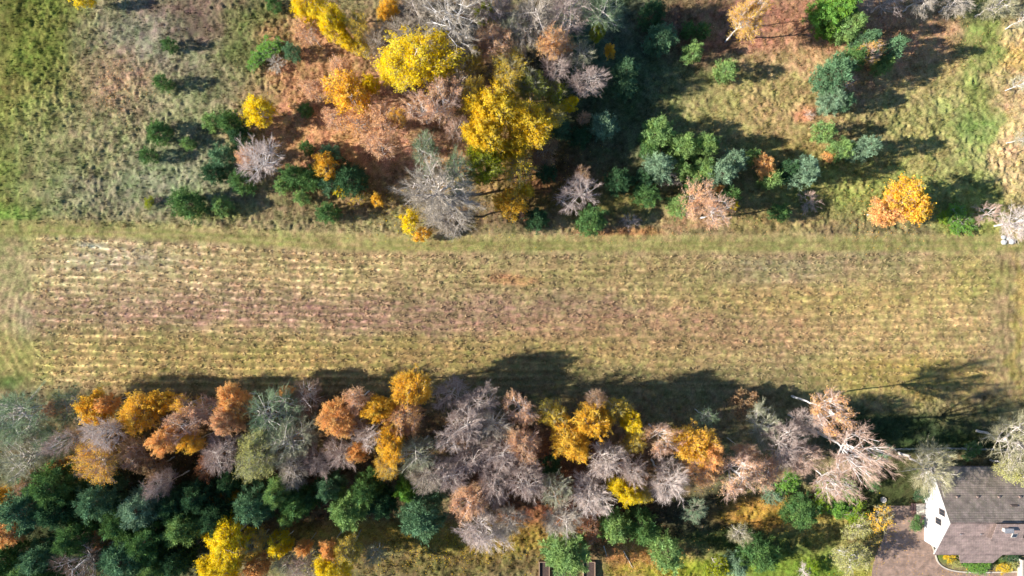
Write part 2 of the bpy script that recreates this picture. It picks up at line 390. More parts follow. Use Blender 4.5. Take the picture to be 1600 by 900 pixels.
def leaf_quads(P, size, upb=.35):
    n = len(P); nn = norm(rng.normal(size=(n, 3)) + [0, 0, upb]); U = norm(np.cross(nn, rng.normal(size=(n, 3)))); W = np.cross(nn, U)
    a = (size * rng.uniform(.6, 1.2, n))[:, None]; b = a * rng.uniform(.5, .9, (n, 1))
    V = np.stack([P - U * a, P - W * b, P + U * a, P + W * b], 1).reshape(-1, 3)
    return V, np.arange(4 * n).reshape(-1, 4)

def skeleton(h, R, seed, base=.25, nl=11, ns=8, nt=10, nw=7, lean=0.0, updir=.35, leader=.62):
    global rng
    keep = rng; rng = np.random.default_rng(seed)
    G = Geo(); lx, ly = rng.normal(0, .03 * h, 2)
    zt = np.linspace(-.25, leader * h + .1 * h, 8)
    tr = np.c_[lx * (zt / h) ** 2 + rng.normal(0, .012 * h, 8), ly * (zt / h) ** 2 + rng.normal(0, .012 * h, 8), zt]; tr[0, :2] = tr[1, :2] = 0
    r0 = .011 * h + .03
    G.tube(tr, np.linspace(r0, r0 * .4, 8), 8)
    c = np.array([lx * .5, ly * .5, h * (1 + base) / 2]); ax = np.array([R, R, h * (1 - base) / 2])
    ph = rng.uniform(0, 6.28, 6)
    def mult(d):
        t = np.arctan2(d[..., 1], d[..., 0])
        return .84 + .13 * np.sin(2 * t + ph[0]) + .12 * np.sin(3 * t + ph[1] + 2 * d[..., 2]) + .10 * np.sin(5 * t + ph[2] + 3 * d[..., 2]) + rng.normal(0, .05, t.shape)
    sec = []
    for i in range(nl):
        th = i * 2.39996 + rng.normal(0, .25); ez = rng.uniform(-.35, .95) if i else .98
        d = np.array([math.cos(th) * math.sqrt(max(0, 1 - ez * ez)), math.sin(th) * math.sqrt(max(0, 1 - ez * ez)), ez])
        tgt = c + ax * d * .72 * mult(d)
        zs = np.clip(tgt[2] - rng.uniform(.35, .7) * R - .05 * h, base * h * .75, leader * h)
        s0 = np.array([np.interp(zs, zt, tr[:, k]) for k in range(3)])
        mid = (s0 + tgt) / 2 + np.array([d[0], d[1], 0]) * .12 * R + [0, 0, -.05 * R] + rng.normal(0, .05 * R, 3)
        t = np.linspace(0, 1, 6)[:, None]; P = s0 * (1 - t) ** 2 + 2 * mid * t * (1 - t) + tgt * t * t
        rl = r0 * rng.uniform(.42, .62); rr = np.linspace(rl, rl * .3, 6); G.tube(P, rr, 5)
        for j in range(ns):
            tt = rng.uniform(.25, 1); k = tt * 5; a0 = int(min(4, k)); q = P[a0] + (P[a0 + 1] - P[a0]) * (k - a0)
            dd = norm((tgt - c) / ax + rng.normal(0, .42, 3)); dd[2] = max(dd[2], -.45)
            e_ = c + ax * dd * mult(dd) * rng.uniform(.8, .98)
            v = e_ - q; L = np.linalg.norm(v)
            if L > .8 * R: e_ = q + v / L * .8 * R
            m2 = (q + e_) / 2 + [0, 0, -.06 * R] + rng.normal(0, .04 * R, 3)
            P2 = np.array([q * (1 - t_) ** 2 + 2 * m2 * t_ * (1 - t_) + e_ * t_ * t_ for t_ in (0, .35, .7, 1)])
            G.tube(P2, np.linspace(rl * .48, rl * .16, 4), 4); sec.append(P2)
    sec = np.array(sec); n = len(sec)
    # finer branches
    idx = np.repeat(np.arange(n), nt); tt = rng.uniform(.15, 1, len(idx)) * 3; a0 = np.minimum(tt.astype(int), 2); f = (tt - a0)[:, None]
    A = sec[idx, a0] * (1 - f) + sec[idx, a0 + 1] * f; sd = norm(sec[idx, 3] - sec[idx, 0])
    D = norm(norm((A - c) / ax) * .55 + sd * .6 + rng.normal(0, .45, A.shape) + [0, 0, updir * .5]); L3 = rng.uniform(.12, .27, (len(A), 1)) * R + .1
    B = A + D * L3
    tw = np.repeat(np.arange(len(A)), nw); f = rng.uniform(.1, 1, (len(tw), 1))
    A2 = A[tw] * (1 - f) + B[tw] * f; D2 = norm(D[tw] * .9 + rng.normal(0, .5, A2.shape) + [0, 0, updir]); B2 = A2 + D2 * rng.uniform(.08, .17, (len(tw), 1)) * R + D2 * .12
    out = dict(G=G, A=A, B=B, A2=A2, B2=B2, idx=idx, tw=tw, R=R, r=r0, nsec=n)
    out['rng'] = rng; rng = keep
    return out
def twig_mesh(s, name, r3=.02, r4=.013):
    V1, F1 = spikes(s['A'], s['B'], np.full(len(s['A']), r3)); V2, F2 = spikes(s['A2'], s['B2'], np.full(len(s['A2']), r4))
    return mesh_np(name, np.concatenate([V1, V2]), np.concatenate([F1, F2 + len(V1)]), [BARK])
def leaves_mesh(s, name, n, size, frac=1.0, jit=.12):
    m = len(s['A2']); allowed = rng.random(s['nsec']) < frac
    ok = np.where(allowed[s['idx'][s['tw']]])[0]
    k = rng.choice(ok, n); f = rng.uniform(.2, 1.15, (n, 1))
    P = s['A2'][k] * (1 - f) + s['B2'][k] * f + rng.normal(0, jit * size / .2, (n, 3))
    V, F = leaf_quads(P, np.full(n, size))
    lob = rng.random(s['nsec'])[s['idx'][s['tw'][k]]]
    return mesh_np(name, V, F, [LEAF], attrs={'var': .5 * rng.random(n) + .5 * rng.random(s['nsec'])[s['idx'][s['tw'][k]]], 'lobe': .65 * lob + .35 * rng.random(n)})

PROTO = {}
SZ = {'S': (4.5, 1.7, .08, 7, 6, 7, 6, 2800, 1000, .10), 'M': (10, 3.1, .2, 10, 8, 9, 6, 10500, 3800, .115), 'L': (17, 4.6, .3, 13, 9, 10, 7, 36000, 12500, .10)}
for sz, (h, R, base, nl, ns, nt_, nw, nd, nsp, ls) in SZ.items():
    for v in range(4):
        s = skeleton(h, R * (1, .9, 1.1, 1)[v], 1000 + v * 13 + ord(sz), base, nl, ns, nt_, nw)
        s_b = skeleton(h, R, 1000 + v * 13 + ord(sz), base, nl, ns, max(5, nt_ - 2), nw + 3, updir=.5)
        k = {'S': .7, 'M': .9, 'L': 1.1}[sz]
        PROTO[sz, v] = dict(h=h, R=R, trunk=s['G'].mesh('trunk', BARK), twigs=twig_mesh(s, 'twigs', .020 * k, .012 * k),
            btwigs=twig_mesh(s_b, 'twigs', .021 * k, .0115 * k),
            dense=leaves_mesh(s, 'crown', nd, ls), sparse=leaves_mesh(s, 'crown', nsp, ls * .85, .8), few=leaves_mesh(s, 'crown', int(nsp * .5), ls * .8, .45))
# tall birches with bold white limbs fanning upwards
for v in range(3):
    s = skeleton(20, 5.0, 500 + v, .42, 9, 8, 10, 8, updir=.6, leader=.5); s_ = s
    G = s['G']
    PROTO['B', v] = dict(h=20, R=5.0, trunk=G.mesh('trunk', BARK), twigs=twig_mesh(s, 'twigs', .026, .016), btwigs=twig_mesh(s, 'twigs', .022, .013),
        dense=leaves_mesh(s, 'crown', 14000, .12), sparse=leaves_mesh(s, 'crown', 7600, .11, .85), few=leaves_mesh(s, 'crown', 3800, .105, .55))

def pine(h, R, seed, nwh, nb, nc, bl, bw, base=.1, conic=.0, nbl=16):
    global rng
    keep = rng; rng = np.random.default_rng(seed)
    G = Geo(); z = np.linspace(-.2, h * .96, 6); r0 = .012 * h + .03
    G.tube(np.c_[rng.normal(0, .01 * h, 6) * (z > 0), rng.normal(0, .01 * h, 6) * (z > 0), z], np.linspace(r0, .02, 6), 6)
    C = []; D = []; LB = []
    lb = 0
    for w in range(nwh):
        f = w / (nwh - 1); zz = h * (base + (.97 - base) * f)
        prof = (math.sqrt(max(.02, 1 - (1.9 * max(0, f - .25) / 1.45) ** 2)) * min(1, .78 + f)) * (1 - conic) + conic * (1.02 - f)
        for b in range(nb):
            th = w * 1.1 + b * 6.283 / nb + rng.normal(0, .2); L = R * prof * rng.uniform(.62, 1.2); lb += 1
            rise = .25 + .5 * f
            m = max(2, int(nc * (L / R)))
            for q in range(m):
                t = 1 - .75 * (q / m) ** 1.1 if m > 1 else 1
                side = rng.normal(0, .13 * R * t)
                p = np.array([math.cos(th) * L * t - math.sin(th) * side, math.sin(th) * L * t + math.cos(th) * side, zz + rise * L * .4 * t + rng.normal(0, .03 * h)])
                C.append(p); D.append(np.array([math.cos(th), math.sin(th), .9 + f])); LB.append(lb)
            P = np.array([[0, 0, zz - .05 * L], [math.cos(th) * L * .5, math.sin(th) * L * .5, zz + rise * L * .15], [math.cos(th) * L, math.sin(th) * L, zz + rise * L * .4]])
            G.tube(P, [r0 * .3, r0 * .2, .012], 4)
    C = np.array(C); D = norm(np.array(D)); LB = np.array(LB); n = len(C)
    C = C + rng.normal(0, .05 * R, C.shape); i = np.repeat(np.arange(n), nbl); m = len(i)
    off = rng.normal(0, .30, (m, 3)) * bl; dd = norm(D[i] * .7 + rng.normal(0, .65, (m, 3)))
    P0 = C[i] + off; P1 = P0 + dd * bl * rng.uniform(.6, 1.2, (m, 1))
    U = norm(np.cross(dd, rng.normal(size=(m, 3)))) * bw * .5 * rng.uniform(.7, 1.2, (m, 1)); M = P0 * .55 + P1 * .45
    V = np.stack([P0, M + U, P1, M - U], 1).reshape(-1, 3); F = np.arange(4 * m).reshape(-1, 4)
    lob = rng.random(LB.max() + 1)
    me = mesh_np('crown', V, F, [NEEDLE], attrs={'var': (.45 * rng.random(m) + .55 * rng.random(n)[i]) ** 1.6, 'lobe': lob[LB][i]})
    rng = keep
    return dict(h=h, R=R, trunk=G.mesh('trunk', BARK), crown=me)
for v in range(3):
    PROTO['pS', v] = pine(4.0, 1.35, 60 + v, 7, 6, 3, .40, .075, nbl=34)
    PROTO['pM', v] = pine(7.0, 2.3, 70 + v, 9, 7, 4, .52, .085, nbl=46)
    PROTO['pL', v] = pine(13., 3.2, 80 + v, 11, 8, 5, .66, .10, base=.3, nbl=52)
    PROTO['sp', v] = pine(14., 3.4, 90 + v, 18, 9, 8, .5, .10, base=.08, conic=.85, nbl=30)

# ------------------------------------------------------------------ colours of leaves, twigs and bark
CL = dict(
 Y=(.90, .64, .015), G=(.88, .50, .055), O=(.88, .46, .17), P=(.80, .46, .26), A=(.86, .56, .03), R=(.46, .18, .08), B=(.42, .26, .14),
 K=(.34, .36, .02), L=(.26, .36, .03), Z=(.80, .54, .045), W=(.50, .47, .16),
 g=(.13, .23, .07), b=(.15, .26, .13), l=(.26, .38, .12), d=(.07, .14, .06), v=(.20, .36, .06), s=(.25, .36, .22))
TW = dict(m=(.50, .39, .34), g=(.50, .43, .34), n=(.40, .40, .26), p=(.62, .43, .33), w=(.72, .60, .53), y=(.46, .42, .24), k=(.27, .18, .13), e=(.26, .35, .19))
BK = dict(w=(.74, .70, .67), g=(.42, .37, .31), b=(.12, .08, .05), c=(.68, .60, .54))
KIND = {  # code: (name, category, group)
 'leaf': ('autumn_tree', 'tree', 'broadleaf trees still in autumn leaf'),
 'thin': ('half_bare_tree', 'tree', 'half bare trees with thinning leaves'),
 'bare': ('bare_tree', 'tree', 'leafless trees with fine twigs'),
 'birch': ('birch_tree', 'tree', 'birches with white limbs'),
 'pine': ('pine_tree', 'pine', 'green pines'),
 'spruce': ('spruce_tree', 'spruce', 'spruces'),
 'bush': ('shrub', 'shrub', 'small leafy shrubs'),
 'twigbush': ('bare_shrub', 'shrub', 'leafless shrubs'),
}
def add_tree(kind, x, y, r, h, colr, twc, bkc, label, dens=None, ell=1.0, rot=None):
    nm, cat, grp = KIND[kind]
    rr = random.Random(int(x * 131 + y * 17))
    if kind == 'pine': sz = 'pS' if r * S < 1.75 else ('pM' if r * S < 3.4 and h < 10 else 'pL')
    elif kind == 'spruce': sz = 'sp'
    elif kind == 'birch': sz = 'B'
    else: sz = 'S' if h < 6.5 else ('M' if h < 13 else 'L')
    p = PROTO[sz, rr.randrange(4 if sz in 'SML' else 3)]; ell = ell * rr.uniform(.86, 1.17) if sz in 'SMLB' else ell * rr.uniform(.94, 1.07)
    if kind == 'pine' and x > 1100 and y < 400: h *= 1.25
    if kind == 'bare' and h > 12: h *= rr.uniform(.84, 1.1)
    hc = h * (.5 if sz[0] in 'pS' else .66)
    X, Y = at(x, y, hc); k = (H - hc) / H
    px, py = X / S + 800, 450 - Y / S
    root = empty(nm, (X, Y, float(ground_z(np.array([px]), np.array([py]))[0]) - .02))
    root.rotation_euler.z = rr.uniform(0, 6.28) if rot is None else rot
    sc = r * S * k * (1.06 if kind == 'bare' else 1.15 if sz in 'SMLB' else 1.08) / p['R']; root.scale = (sc * ell, sc / ell, h / p['h'])
    tag(root, label, cat, grp)
    def part(name, me, c):
        o = bpy.data.objects.new(name, me); col.objects.link(o); o.parent = root; o.color = (*c, 1); return o
    if kind in ('pine', 'spruce'):
        part('trunk', p['trunk'], BK['b']); part('crown', p['crown'], tuple(q * (.95 if sz == 'pL' else 1) for q in CL[colr]))
    else:
        part('trunk', p['trunk'], BK['c' if kind == 'bare' and bkc == 'g' else bkc])
        if kind in ('bare', 'twigbush') or (kind == 'birch' and not colr): part('twigs', p['btwigs'], TW[twc])
        else: part('twigs', p['twigs'], TW[twc])
        if colr and not (kind in ('bare', 'twigbush') and not dens):
            part('crown', p[dens or {'leaf': 'dense', 'thin': 'sparse', 'birch': 'few', 'bush': 'dense'}.get(kind, 'few')], CL[colr])
    return root

# ------------------------------------------------------------------ every tree and shrub in the picture
# kind | x | y | crown radius (source pixels) | height m | leaf | twigs | bark | label | leaf density
TREES = """
leaf|133|3|12|6|Y|g|g|small yellow treetop cut by the picture's top edge over the left meadow
pine|265|71|9|3.6|g|||lone little green pine nearest the top of the left meadow
pine|256|130|11|4.2|g|||lone small pine beside the pinkish patch of the left meadow
pine|250|208|17|4.5|g|||rounded pine at the left end of the dark clump on the left meadow
pine|294|224|9|3|l|||tiny pale pine just below the shadow of the left meadow clump
pine|330|190|12|3.6|l|||small pine on the upper side of the left meadow clump
pine|362|194|17|6|g|||taller light green pine beside the small yellow tree on the left meadow
pine|374|214|16|5|d|||dark pine directly below the taller one in the left meadow clump
pine|232|243|11|4|g|||lone small pine farthest left on the left meadow
pine|350|247|18|6|b|||rounded bluish pine left of the grey birch with the peach edge
pine|334|270|15|5|d|||low dark pine beneath the rounded bluish one left of the grey birch
pine|379|285|16|5|g|||pine touching the lower left side of the grey birch with the peach edge
pine|294|318|22|6|g|||broad green pine with its long shadow beside the mown strip on the left
pine|347|323|13|4|l|||small light pine standing in the broad pine's shadow near the mown strip
bush|233|316|8|1.4|K|y|g|little yellow green bush left of the broad pine by the mown strip
twigbush|246|312|7|1.2||k|g|tiny dark twiggy bush beside the little yellow green bush
leaf|403|173|23|8|Y|g|c|small yellow tree standing alone between the left meadow and the wood
birch|405|252|36|14||w|w|broad grey white birch crown with a peach tinted edge left of the wood|
thin|385|245|16|10|P|p|c|peach coloured little crown leaning on the left of the broad grey birch
pine|428|8|10|3.5|g|||small pine touching the top edge left of the yellow trees
bush|420|75|18|1.6|v|n|g|bright green low shrub patch at the left edge of the upper wood
bush|400|95|13|1.3|v|n|g|bright green bush just below the largest bright green shrub patch
pine|456|82|11|4|b|||dark little pine beside the bright green shrubs of the upper wood
twigbush|432|99|15|1.8||g|g|grey leafless shrub under the bright green shrubs
pine|478|172|9|3.2|g|||small pine under the pale orange tree at the wood's left edge
pine|480|231|9|3.4|g|||little pine above the pair of pines right of the grey birch
pine|516|242|14|4.6|b|||bluish pine right behind the small golden tree
leaf|507|257|17|9|G|g|c|small golden tree among the pines right of the grey birch
pine|441|291|11|3.8|l|||light pine at the left end of the pine row below the grey birch
pine|461|275|17|5.5|g|||second pine of the row under the small golden tree
pine|487|279|17|5.5|g|||third pine of the row, directly below the small golden tree
pine|516|288|14|5|b|||bluish pine between the small golden tree and the widest dark pine
pine|549|281|23|7.5|d|||widest dark pine ending the row below the small golden tree
pine|471|309|10|3.4|l|||small light pine standing alone beneath the pine row
pine|512|332|15|5|g|||single green pine closest to the mown strip left of the big grey crown
leaf|533|297|11|4|Y|y|c|little yellow bush like tree in front of the widest dark pine
leaf|590|312|10|4|G|y|c|little golden tree alone in the grass left of the big grey crown
thin|560|312|12|3.5|Z|p|g|low brownish yellow shrubby tree between the two little golden ones
leaf|486|10|26|14|Y|g|c|bright yellow crown cut by the top edge, first of the upper wood
leaf|524|40|27|14|Y|g|c|bright yellow crown just right of the one cut by the top edge
thin|481|47|20|12|P|p|c|pale peach crown under the first bright yellow crown
thin|560|42|18|13|Z|y|g|olive yellow half bare crown right of the two bright yellow ones
thin|565|74|15|10|Y|y|c|small thin yellow crown below the olive yellow one
leaf|605|18|15|13|G|g|c|small golden crown near the top edge between grey treetops
leaf|545|66|11|11|Y|g|c|small yellow tip hanging below the second bright yellow crown
leaf|652|96|47|18|Y|g|c|largest and brightest yellow crown in the middle of the upper wood
leaf|612|110|17|13|Y|g|c|small yellow crown touching the left of the largest yellow one
thin|487|140|19|10|P|p|c|pale orange half bare tree at the wood's left edge
leaf|545|145|30|12|G|p|c|golden orange crown left of and below the largest yellow one
leaf|578|131|13|11|Y|y|c|small yellow crown on the right shoulder of the golden orange one
thin|600|186|26|11|P|p|c|peach thinning crown over the orange leaf litter
thin|560|190|24|10|O|p|c|orange thinning crown over the litter left of the peach one
thin|532|108|20|9|P|p|c|pale orange low tree over the litter above the golden orange crown
thin|522|185|20|8|P|p|c|pale orange low tree on the litter's left side below the golden orange crown
thin|590|222|22|9|P|p|c|pale orange low tree on the litter just left of the peach birches' feet
thin|738|150|20|15|A|y|g|hazy gold crown on the left of the tall gold one
thin|862|178|22|13|Z|y|g|hazy dull gold crown right of the golden ones
thin|812|262|24|12|Z|y|g|hazy dull gold crown under the golden ones right of the lime tree
thin|790|140|24|15|A|y|g|hazy gold crown on top of the tall gold one
thin|622|182|15|12|G|p|c|small golden crown beside the peach birches
birch|692|160|34|19|P|p|w|pinkish white birch below the largest yellow crown, its limbs showing
birch|655|168|26|17|P|p|w|paler pink birch left of the pinkish white one below the yellow crown
birch|702|32|54|21||g|w|big grey birch at the top edge, white limbs spread like a fan
bare|592|62|28|12||g|g|grey leafless tree between the second yellow crown and the largest one
bare|630|48|24|14||g|g|grey leafless tree above the largest yellow crown
bare|650|20|28|15||g|c|grey leafless treetop at the top edge left of the fan shaped birch
bare|770|10|38|17||m|g|mauve grey treetop at the top edge right of the fan shaped birch
bare|832|28|46|18||g|g|wide grey leafless crown at the top edge of the upper wood
bare|893|20|42|18||m|g|mauve leafless crown at the top edge of the upper wood's right side
bare|942|22|34|17||e|g|last grey leafless crown at the top edge before the dark clearing
leaf|760|24|14|15|K|y|g|small olive green crown among grey treetops at the top edge
thin|772|68|28|16|P|p|c|orange pink crown right of the largest yellow one
thin|738|95|20|14|Z|y|g|olive gold thin crown between the largest yellow and the orange pink one
thin|795|108|28|14|Z|y|g|olive gold crown below the orange pink one
leaf|773|170|36|18|A|y|g|tall gold crown in the middle right of the upper wood
leaf|758|213|30|17|A|y|g|golden crown below the tall gold one
leaf|830|196|31|16|A|y|g|golden crown right of the tall gold one
leaf|800|235|18|13|A|y|g|small gold crown between the larger golden ones and the lime green tree
leaf|757|256|27|15|K|y|g|lime green crown beside the big grey crown
leaf|798|315|24|10|G|y|g|golden crown low in the wood right of the big grey one
leaf|822|296|13|8|Z|y|g|little dull yellow crown above the low golden one
thin|820|338|11|4|R|p|g|small rust red bushy tree under the low golden crown
bare|682|292|56|19||g|g|biggest grey leafless crown hanging over the field's upper edge
bare|668|244|30|17||e|g|greenish grey crown on top of the biggest grey one
bare|720|270|32|17||e|g|grey green leafless crown between the biggest grey one and the lime tree
bare|705|332|42|13||g|g|grey leafless crown at the foot of the biggest grey one
leaf|640|346|15|6|Y|y|c|yellow tree at the lower left edge of the biggest grey crown
leaf|658|364|13|5|G|p|c|small golden orange tree closest to the field under the biggest grey crown
bare|720|118|26|15||g|g|grey crown right of the largest yellow one
bare|715|205|24|14||p|g|pinkish grey crown above the biggest grey one
thin|863|66|24|17|O|p|w|rounded orange crown alone among grey ones on the right of the upper wood
thin|832|135|24|13|K|n|g|olive green thin crown below the rounded orange one
bare|800|55|28|15||n|g|dark grey green crown left of the rounded orange one
bare|870|105|28|14||m|g|mauve grey crown just under the rounded orange one
bare|905|85|26|14||n|g|grey green crown right of and below the rounded orange one
bare|922|128|28|15||m|g|mauve crown with peach tips at the right edge of the upper wood
leaf|934|52|13|13|K|n|g|small lime crown at the right edge of the upper wood
thin|870|148|22|11|K|y|g|olive yellow crown left of the mauve one with peach tips
leaf|891|163|13|9|Y|y|g|tiny star like yellow crown below the mauve one with peach tips
leaf|953|80|9|8|G|y|g|tiny golden crown at the edge of the dark clearing
thin|912|184|9|7|P|p|g|tiny peach crown left of the bluish clearing pine
bare|720|75|26|16||g|g|grey crown above the gap right of the largest yellow one
thin|850|235|26|8|B|k|g|dull brown low tree in the shade right of the golden crowns
pine|1020|24|18|7|d|||shaded pine highest in the dark clearing
pine|1032|62|20|7|b|||shaded bluish pine in the top of the dark clearing
pine|977|110|17|7|b|||shaded pine in the left of the dark clearing
pine|977|138|15|6|b|||shaded pine right under the one in the left of the clearing
pine|1075|48|10|4|g|||left of the two small shaded pines in the clearing
pine|1098|49|10|4|g|||right of the two small shaded pines in the clearing
pine|1081|82|13|5|l|||small pine below the pair in the clearing, half lit
pine|942|198|18|8|s|||bluish grey pine with lit tips at the clearing's lower left
pine|876|202|15|6|b|||dark shaded pine left of the bluish grey one
pine|906|215|14|5|d|||low dark pine between the shaded one and the bluish grey one
pine|852|268|14|5|d|||dark pine alone right of the lime green tree
pine|1026|207|22|8|l|||tall pale green pine at the top of the middle pine group
pine|1067|231|20|8|l|||pale round pine right of the tall pale one
pine|1100|228|17|8|l|||narrow pale pine, right neighbour of the round one
pine|1014|236|13|5|g|||small pine tucked under the tall pale one
pine|1028|260|23|7|s|||widest pale pine of the middle group
twigbush|1048|274|18|5||m|g|mauve leafless shrub growing through the widest pale pine
pine|1066|268|11|6|l|||small pale pine right of the mauve shrub in the middle group
pine|1145|253|16|6|s|||bluish round pine at the right of the middle group
pine|1176|245|10|4|l|||small pine between the bluish round one and the orange crown
pine|1097|268|19|7|l|||pale pine in the lower middle of the pine group
pine|1122|274|19|8|s|||bluish pale pine in the lower right of the pine group
pine|1086|290|15|6|g|||green pine just above the peach topped crown
pine|966|284|18|6|d|||dark round pine left of the middle pine group
pine|1004|281|14|5|d|||dark pine between the round dark one and the widest pale one
pine|1010|306|17|5|g|||green pine below the widest pale one
pine|925|345|20|6.5|g|||round green pine nearest to the field under the mauve thicket
pine|838|342|17|5|d|||dark pine near the field right of the low golden crown
bare|905|300|34|9||m|g|mauve leafless thicket tree between the dark pines
thin|912|270|14|8|B|p|g|brown tipped little tree on top of the mauve thicket
twigbush|985|348|14|2.6||m|g|small mauve leafless bush in the shadow right of the round green pine
pine|1061|322|16|6|l|||light pine at the left edge of the peach topped crown
thin|1087|310|26|10|P|p|c|peach topped crown left of the leaning white birch
birch|1118|332|28|14|P|p|w|leaning birch with bright white forked limbs above the field
pine|1136|308|13|7|g|||green pine behind the forked white birch
leaf|1147|322|7|7|Y|y|c|tiny yellow tuft of a tree right of the forked white birch
leaf|1122|294|8|7|O|y|c|tiny orange tree above the forked white birch
leaf|1196|260|18|7|O|p|c|orange crown among the pines in the middle right
pine|1204|279|13|5|l|||light pine in front of the orange crown
pine|1250|270|19|8|s|||silvery round pine casting a long shadow right of the orange crown
pine|1228|268|13|6|d|||dark pine squeezed between the orange crown and the silvery one
bush|1294|246|9|2|O|p|g|small orange bush in the silvery pine's shadow
pine|1285|207|13|5|l|||light pine alone below the elongated bluish one
pine|1314|233|14|4.5|l|||low light pine left of the tall silvery one in the right meadow
pine|1348|232|16|7|s|||silvery pine with a long shadow in the right meadow
pine|1297|157|16|6|s|||bluish pine in the line of the right meadow, left half of the pair
pine|1313|160|12|5.5|b|||bluish pine in the line of the right meadow, right half of the pair
pine|1298|118|23|9|b|||largest bluish pine of the right meadow clump
pine|1324|98|18|8|g|||green pine above the largest bluish one
twigbush|1327|132|16|4.5||p|w|pink leafless bush right of the largest bluish pine
birch|1358|84|20|12|G|p|w|golden birch wedged among the pines of the right meadow
pine|1386|82|14|8|b|||bluish pine on the right flank of the golden birch
pine|1377|104|10|5|l|||small light pine below the golden birch
pine|1349|67|15|7|b|||pine on the upper side of the golden birch
pine|1325|46|16|8|l|||pale pine between the bright spruce and the golden birch
pine|1312|32|13|7|d|||dark pine under the bright spruce
spruce|1320|2|31|14|v|||bright green spruce cut by the picture's top edge
pine|1133|112|14|4.5|l|||lone light pine in the open grass right of the clearing
thin|1162|32|26|15|G|p|w|honey yellow birch leaning towards the top edge
thin|1186|8|17|15|G|p|w|honey yellow crown at the top edge touching the leaning birch
leaf|1417|316|36|12|G|p|c|broad golden crown standing alone at the right end of the meadow
leaf|1387|329|27|10|O|p|c|peach orange half of the broad golden crown
bush|1500|345|22|1.8|v|n|g|bright green low shrub right of the broad golden crown
bush|1475|338|13|1.4|L|n|g|green bush in the shadow beside the broad golden crown
twigbush|1266|316|18|2||p|g|pink leafless bush between the pines and the broad golden crown
pine|1217|332|12|3.6|g|||small green pine beside the pink leafless bush
twigbush|1264|178|9|1.6||p|w|tiny pink leafless bush left of the light pine in the right meadow
bare|1345|2|24|10||m|g|mauve leafless treetop right of the bright spruce
bare|1392|-4|28|10||m|g|mauve leafless treetop at the top edge near the corner
bare|1445|-6|28|10||g|g|grey leafless treetop at the top edge nearer the corner
bare|1500|-2|28|9||g|g|grey treetop third from the upper right corner
bare|1560|4|30|9||y|c|yellowish grey leafless treetop in the upper right corner
bare|1604|28|20|8||y|c|yellowish twigs reaching in at the right edge below the corner
bare|1592|348|30|9||w|w|pale leafless tree leaning out over the right end of the field
bare|1545|335|22|5||p|c|low brownish twiggy tree left of the pale leaning one
bare|1600|130|15|7||y|w|pale thin leafless crown reaching in at the right edge over tan ground
bare|1602|215|15|7||y|w|pale leafless crown at the right edge halfway down the tan strip
bare|30|650|52|14||e|g|grey green willow haze at the left edge of the southern wood
bare|38|712|48|14||n|g|paler grey willow crown below the one at the left edge
bare|105|635|34|10||e|g|low greenish willow at the wood's upper left corner
bare|88|690|34|13||e|g|greenish grey crown between the willows and the first white birch
thin|80|640|13|12|P|p|c|small peach crown amid the willows
leaf|145|637|25|12|G|p|c|golden brown crown at the left of the southern wood
leaf|168|630|13|12|O|p|c|little orange crown on the right of the golden brown one
birch|160|678|30|18||w|w|bright white birch spread below the golden brown crown
birch|102|690|22|16||m|w|smaller white birch left of the bright spread one
thin|155|722|33|16|G|p|c|honey crown beneath the bright spread birch
leaf|95|724|10|10|O|p|c|tiny orange crown left of the honey one
leaf|222|645|26|13|G|p|c|golden crown, left of the pair at the wood's upper edge
leaf|250|628|20|12|G|p|c|golden crown, right of the pair at the wood's upper edge
thin|288|632|16|12|G|p|c|small golden brown crown at the field's shadow edge
birch|290|662|30|15|P|p|w|peach birch right of the golden pair
leaf|262|690|24|16|O|p|c|soft orange crown under the golden pair
leaf|303|690|14|15|G|p|c|small golden crown on the right of the soft orange one
thin|208|705|26|13|B|p|w|dull brown half bare crown right of the honey one
thin|240|730|24|11|B|k|g|dark brown thin crown above the pines
bare|322|640|26|13||p|c|pinkish leafless crown left of the big salmon one
leaf|370|626|27|13|O|p|c|big salmon crown at the wood's upper edge
leaf|358|658|21|16|P|p|c|salmon pink crown under the big salmon one
bare|345|700|36|16||m|g|mauve grey rounded crown beneath the salmon pair
thin|325|728|22|10|R|k|g|rust brown low crown in front of the mauve rounded one
bare|428|645|46|16||e|g|large greenish grey crown right of the salmon pair
bare|455|690|44|16||n|g|grey crown right of and below the large greenish one
thin|405|712|36|15|W|n|g|pale green thin crown at the bottom of the large greenish one
leaf|445|611|10|9|O|p|c|small orange crown tip at the edge of the field's shadow
bare|478|620|30|13||k|w|brown leafless crown at the edge of the field's shadow
bare|455|732|30|14||g|g|beige grey crown hanging over the middle pines
bare|492|722|26|14||m|g|mauve grey crown left of the one with the small orange neighbour
leaf|528|652|24|17|O|p|c|orange crown right of the greenish grey ones
thin|556|626|22|16|P|p|w|peach half bare crown above the orange one
bare|555|665|22|14||m|g|mauve crown directly right of the orange one
birch|578|680|24|17||w|w|white limbed birch in the gap among orange crowns
bare|530|710|28|15||m|g|mauve grey crown under the orange one
leaf|594|641|24|16|G|y|g|amber crown left of the tallest orange one
leaf|646|606|26|16|G|p|c|amber orange crown rising highest over the field's shadow
thin|634|652|28|16|O|p|c|soft orange thin crown below the highest amber one
leaf|612|695|25|17|G|y|c|bright gold crown in the wood's middle left
thin|606|728|20|15|G|y|c|paler gold crown hanging under the bright gold one
leaf|560|707|15|14|O|p|c|small deep orange crown left of the bright gold one
bare|655|705|34|16||n|g|grey green leafless crown right of the bright gold one
bare|668|745|30|15||g|g|grey crown under the grey green one by the bright gold crown
bare|705|616|31|12.5||m|g|mauve grey crown near the shadow edge right of the highest amber one
bare|748|626|33|13||m|g|big mauve grey crown in the middle of the wood's upper edge
bare|725|662|34|17||m|g|mauve grey crown beneath the big one at the wood's upper edge
